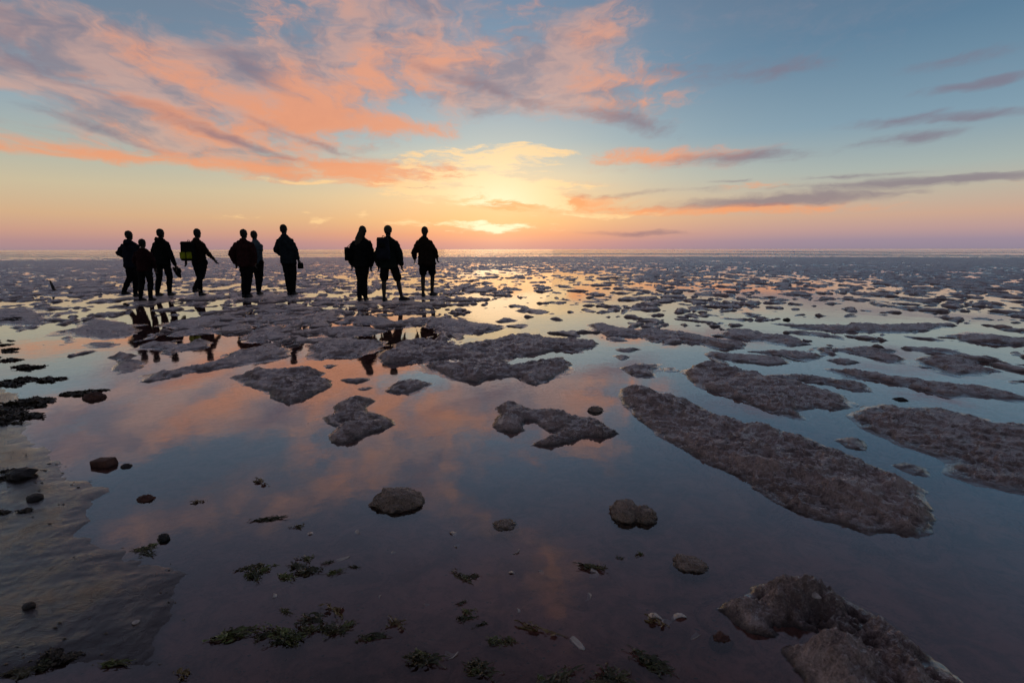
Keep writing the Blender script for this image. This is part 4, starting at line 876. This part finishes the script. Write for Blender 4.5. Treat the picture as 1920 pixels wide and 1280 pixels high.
# ------------------------------------------------------------------ shells
SHELL = simple('shell', (.42, .36, .33), .45, .25, 50, .4)
def shell_mesh(seed, ln, wd, dp):
    rg = random.Random(seed); bm = bmesh.new(); N, M_ = 14, 6; grid = []
    for s_ in (0, 1):
        g = []
        for i_ in range(M_ + 1):
            t = i_ / M_; row = []
            for j in range(N + 1):
                a = math.pi * (j / N); rr = t * (1 + .05 * math.sin(j * 2.6) * t)
                row.append(bm.verts.new((ln * (rr * math.sin(a) - .35), wd * rr * math.cos(a), dp * math.cos(t * 1.45) - s_ * .0018)))
            g.append(row)
        grid.append(g)
    for s_ in (0, 1):
        for i_ in range(M_):
            for j in range(N):
                f = [grid[s_][i_][j], grid[s_][i_ + 1][j], grid[s_][i_ + 1][j + 1], grid[s_][i_][j + 1]]
                bm.faces.new(f if s_ == 0 else f[::-1])
    for j in range(N): bm.faces.new((grid[0][M_][j], grid[0][M_][j + 1], grid[1][M_][j + 1], grid[1][M_][j]))
    bmesh.ops.remove_doubles(bm, verts=bm.verts, dist=1e-5); bmesh.ops.recalc_face_normals(bm, faces=bm.faces)
    me = bpy.data.meshes.new('shell'); bm.to_mesh(me); bm.free(); me.materials.append(SHELL)
    me.polygons.foreach_set('use_smooth', np.ones(len(me.polygons), bool)); return me
SH = [shell_mesh(1, .020, .014, .007), shell_mesh(2, .016, .016, .008), shell_mesh(3, .034, .007, .006)]
for px, py, v, sc, upside in [(670, 996, 1, 1, 0), (850, 1000, 0, 1, 0), (857, 1022, 1, .8, 1), (965, 1034, 1, 1.1, 1), (640, 1048, 2, 1.2, 0), (582, 1000, 0, .9, 0), (1112, 1075, 0, 1.3, 1), (1103, 1118, 1, .9, 1), (1081, 1203, 2, 1.4, 0), (1228, 1156, 0, 1.4, 0), (1250, 1165, 1, 1.0, 1), (1272, 1156, 1, 1.3, 0), (737, 1035, 1, .6, 0), (1015, 1072, 1, .6, 1), (960, 1073, 0, .8, 0), (712, 1117, 1, .5, 0), (972, 1143, 1, .6, 0), (845, 1225, 0, 1.2, 1), (1305, 1190, 2, 1.0, 1), (515, 1115, 1, .8, 0), (255, 1170, 0, .6, 0), (1525, 1148, 1, .9, 0), (800, 1132, 1, .5, 1)]:
    gx, gy = ground(px, py); o = bpy.data.objects.new('shell', SH[v]); COL.objects.link(o)
    o.location = (gx, gy, max(height_at(gx, gy), -.006) + (.006 if upside else .003)); o.rotation_euler = (R(180 + 12) if upside else R(random.uniform(-15, 15)), R(random.uniform(-15, 15)), random.uniform(0, 6.28)); o.scale = (sc * 1.3,) * 3
    tag(o, ['pale oval seashell lying in the foreground shallows', 'small round pale seashell in the foreground shallows', 'long thin razor shell piece in the foreground shallows'][v], 'seashell', ['oval shells', 'round shells', 'razor shells'][v])
# ------------------------------------------------------------------ scattered crumbs of mud and weed (uncountable)
vsx, fsx = [], []
def crumb(x, y, z, r):
    b_ = len(vsx)
    pts = [Vector((random.gauss(0, 1), random.gauss(0, 1), random.gauss(0, .6))).normalized() for _ in range(6)]
    base6 = [(1, 0, 0), (-1, 0, 0), (0, 1, 0), (0, -1, 0), (0, 0, .7), (0, 0, -.5)]
    for (ax, ay, az_) in base6:
        k = r * random.uniform(.6, 1.4); vsx.append((x + ax * k * 1.5, y + ay * k, z + az_ * k * .7))
    for a, b, c in [(0, 2, 4), (2, 1, 4), (1, 3, 4), (3, 0, 4), (2, 0, 5), (1, 2, 5), (3, 1, 5), (0, 3, 5)]: fsx.append((b_ + a, b_ + b, b_ + c))
px_ = []
for cx_, cy_, sx_, sy_, n_ in [(60, 690, 90, 14, 40), (110, 745, 90, 14, 50), (40, 880, 60, 20, 24), (130, 890, 90, 25, 22), (60, 960, 80, 20, 16), (280, 1030, 50, 14, 20), (60, 1180, 90, 40, 20), (120, 1250, 120, 20, 24), (350, 1000, 120, 60, 14)]:
    for _ in range(n_): px_.append((random.gauss(cx_, sx_), random.gauss(cy_, sy_)))
for _ in range(420):
    px_.append((random.uniform(300, 1350), random.triangular(960, 1290, 1230)))
gp = np.array([ground(*p) for p in px_]); _, gz_, _ = terrain(gp[:, 0].copy(), gp[:, 1].copy())
for (x, y), z in zip(gp, gz_):
    dist = math.hypot(x, y)
    crumb(x, y, max(z, -.010) + .001, random.uniform(.0012, .0042) * (1 + .22 * dist))
me = bpy.data.meshes.new('debris'); me.from_pydata(vsx, [], fsx); me.update()
cr = link('weed_debris', me, WEED_B); cr['kind'] = 'stuff'
tag(cr, 'scattered crumbs of mud and weed over the wet foreground', 'debris')

scene.cycles.transparent_max_bounces = 8
scene.cycles.max_bounces = 6
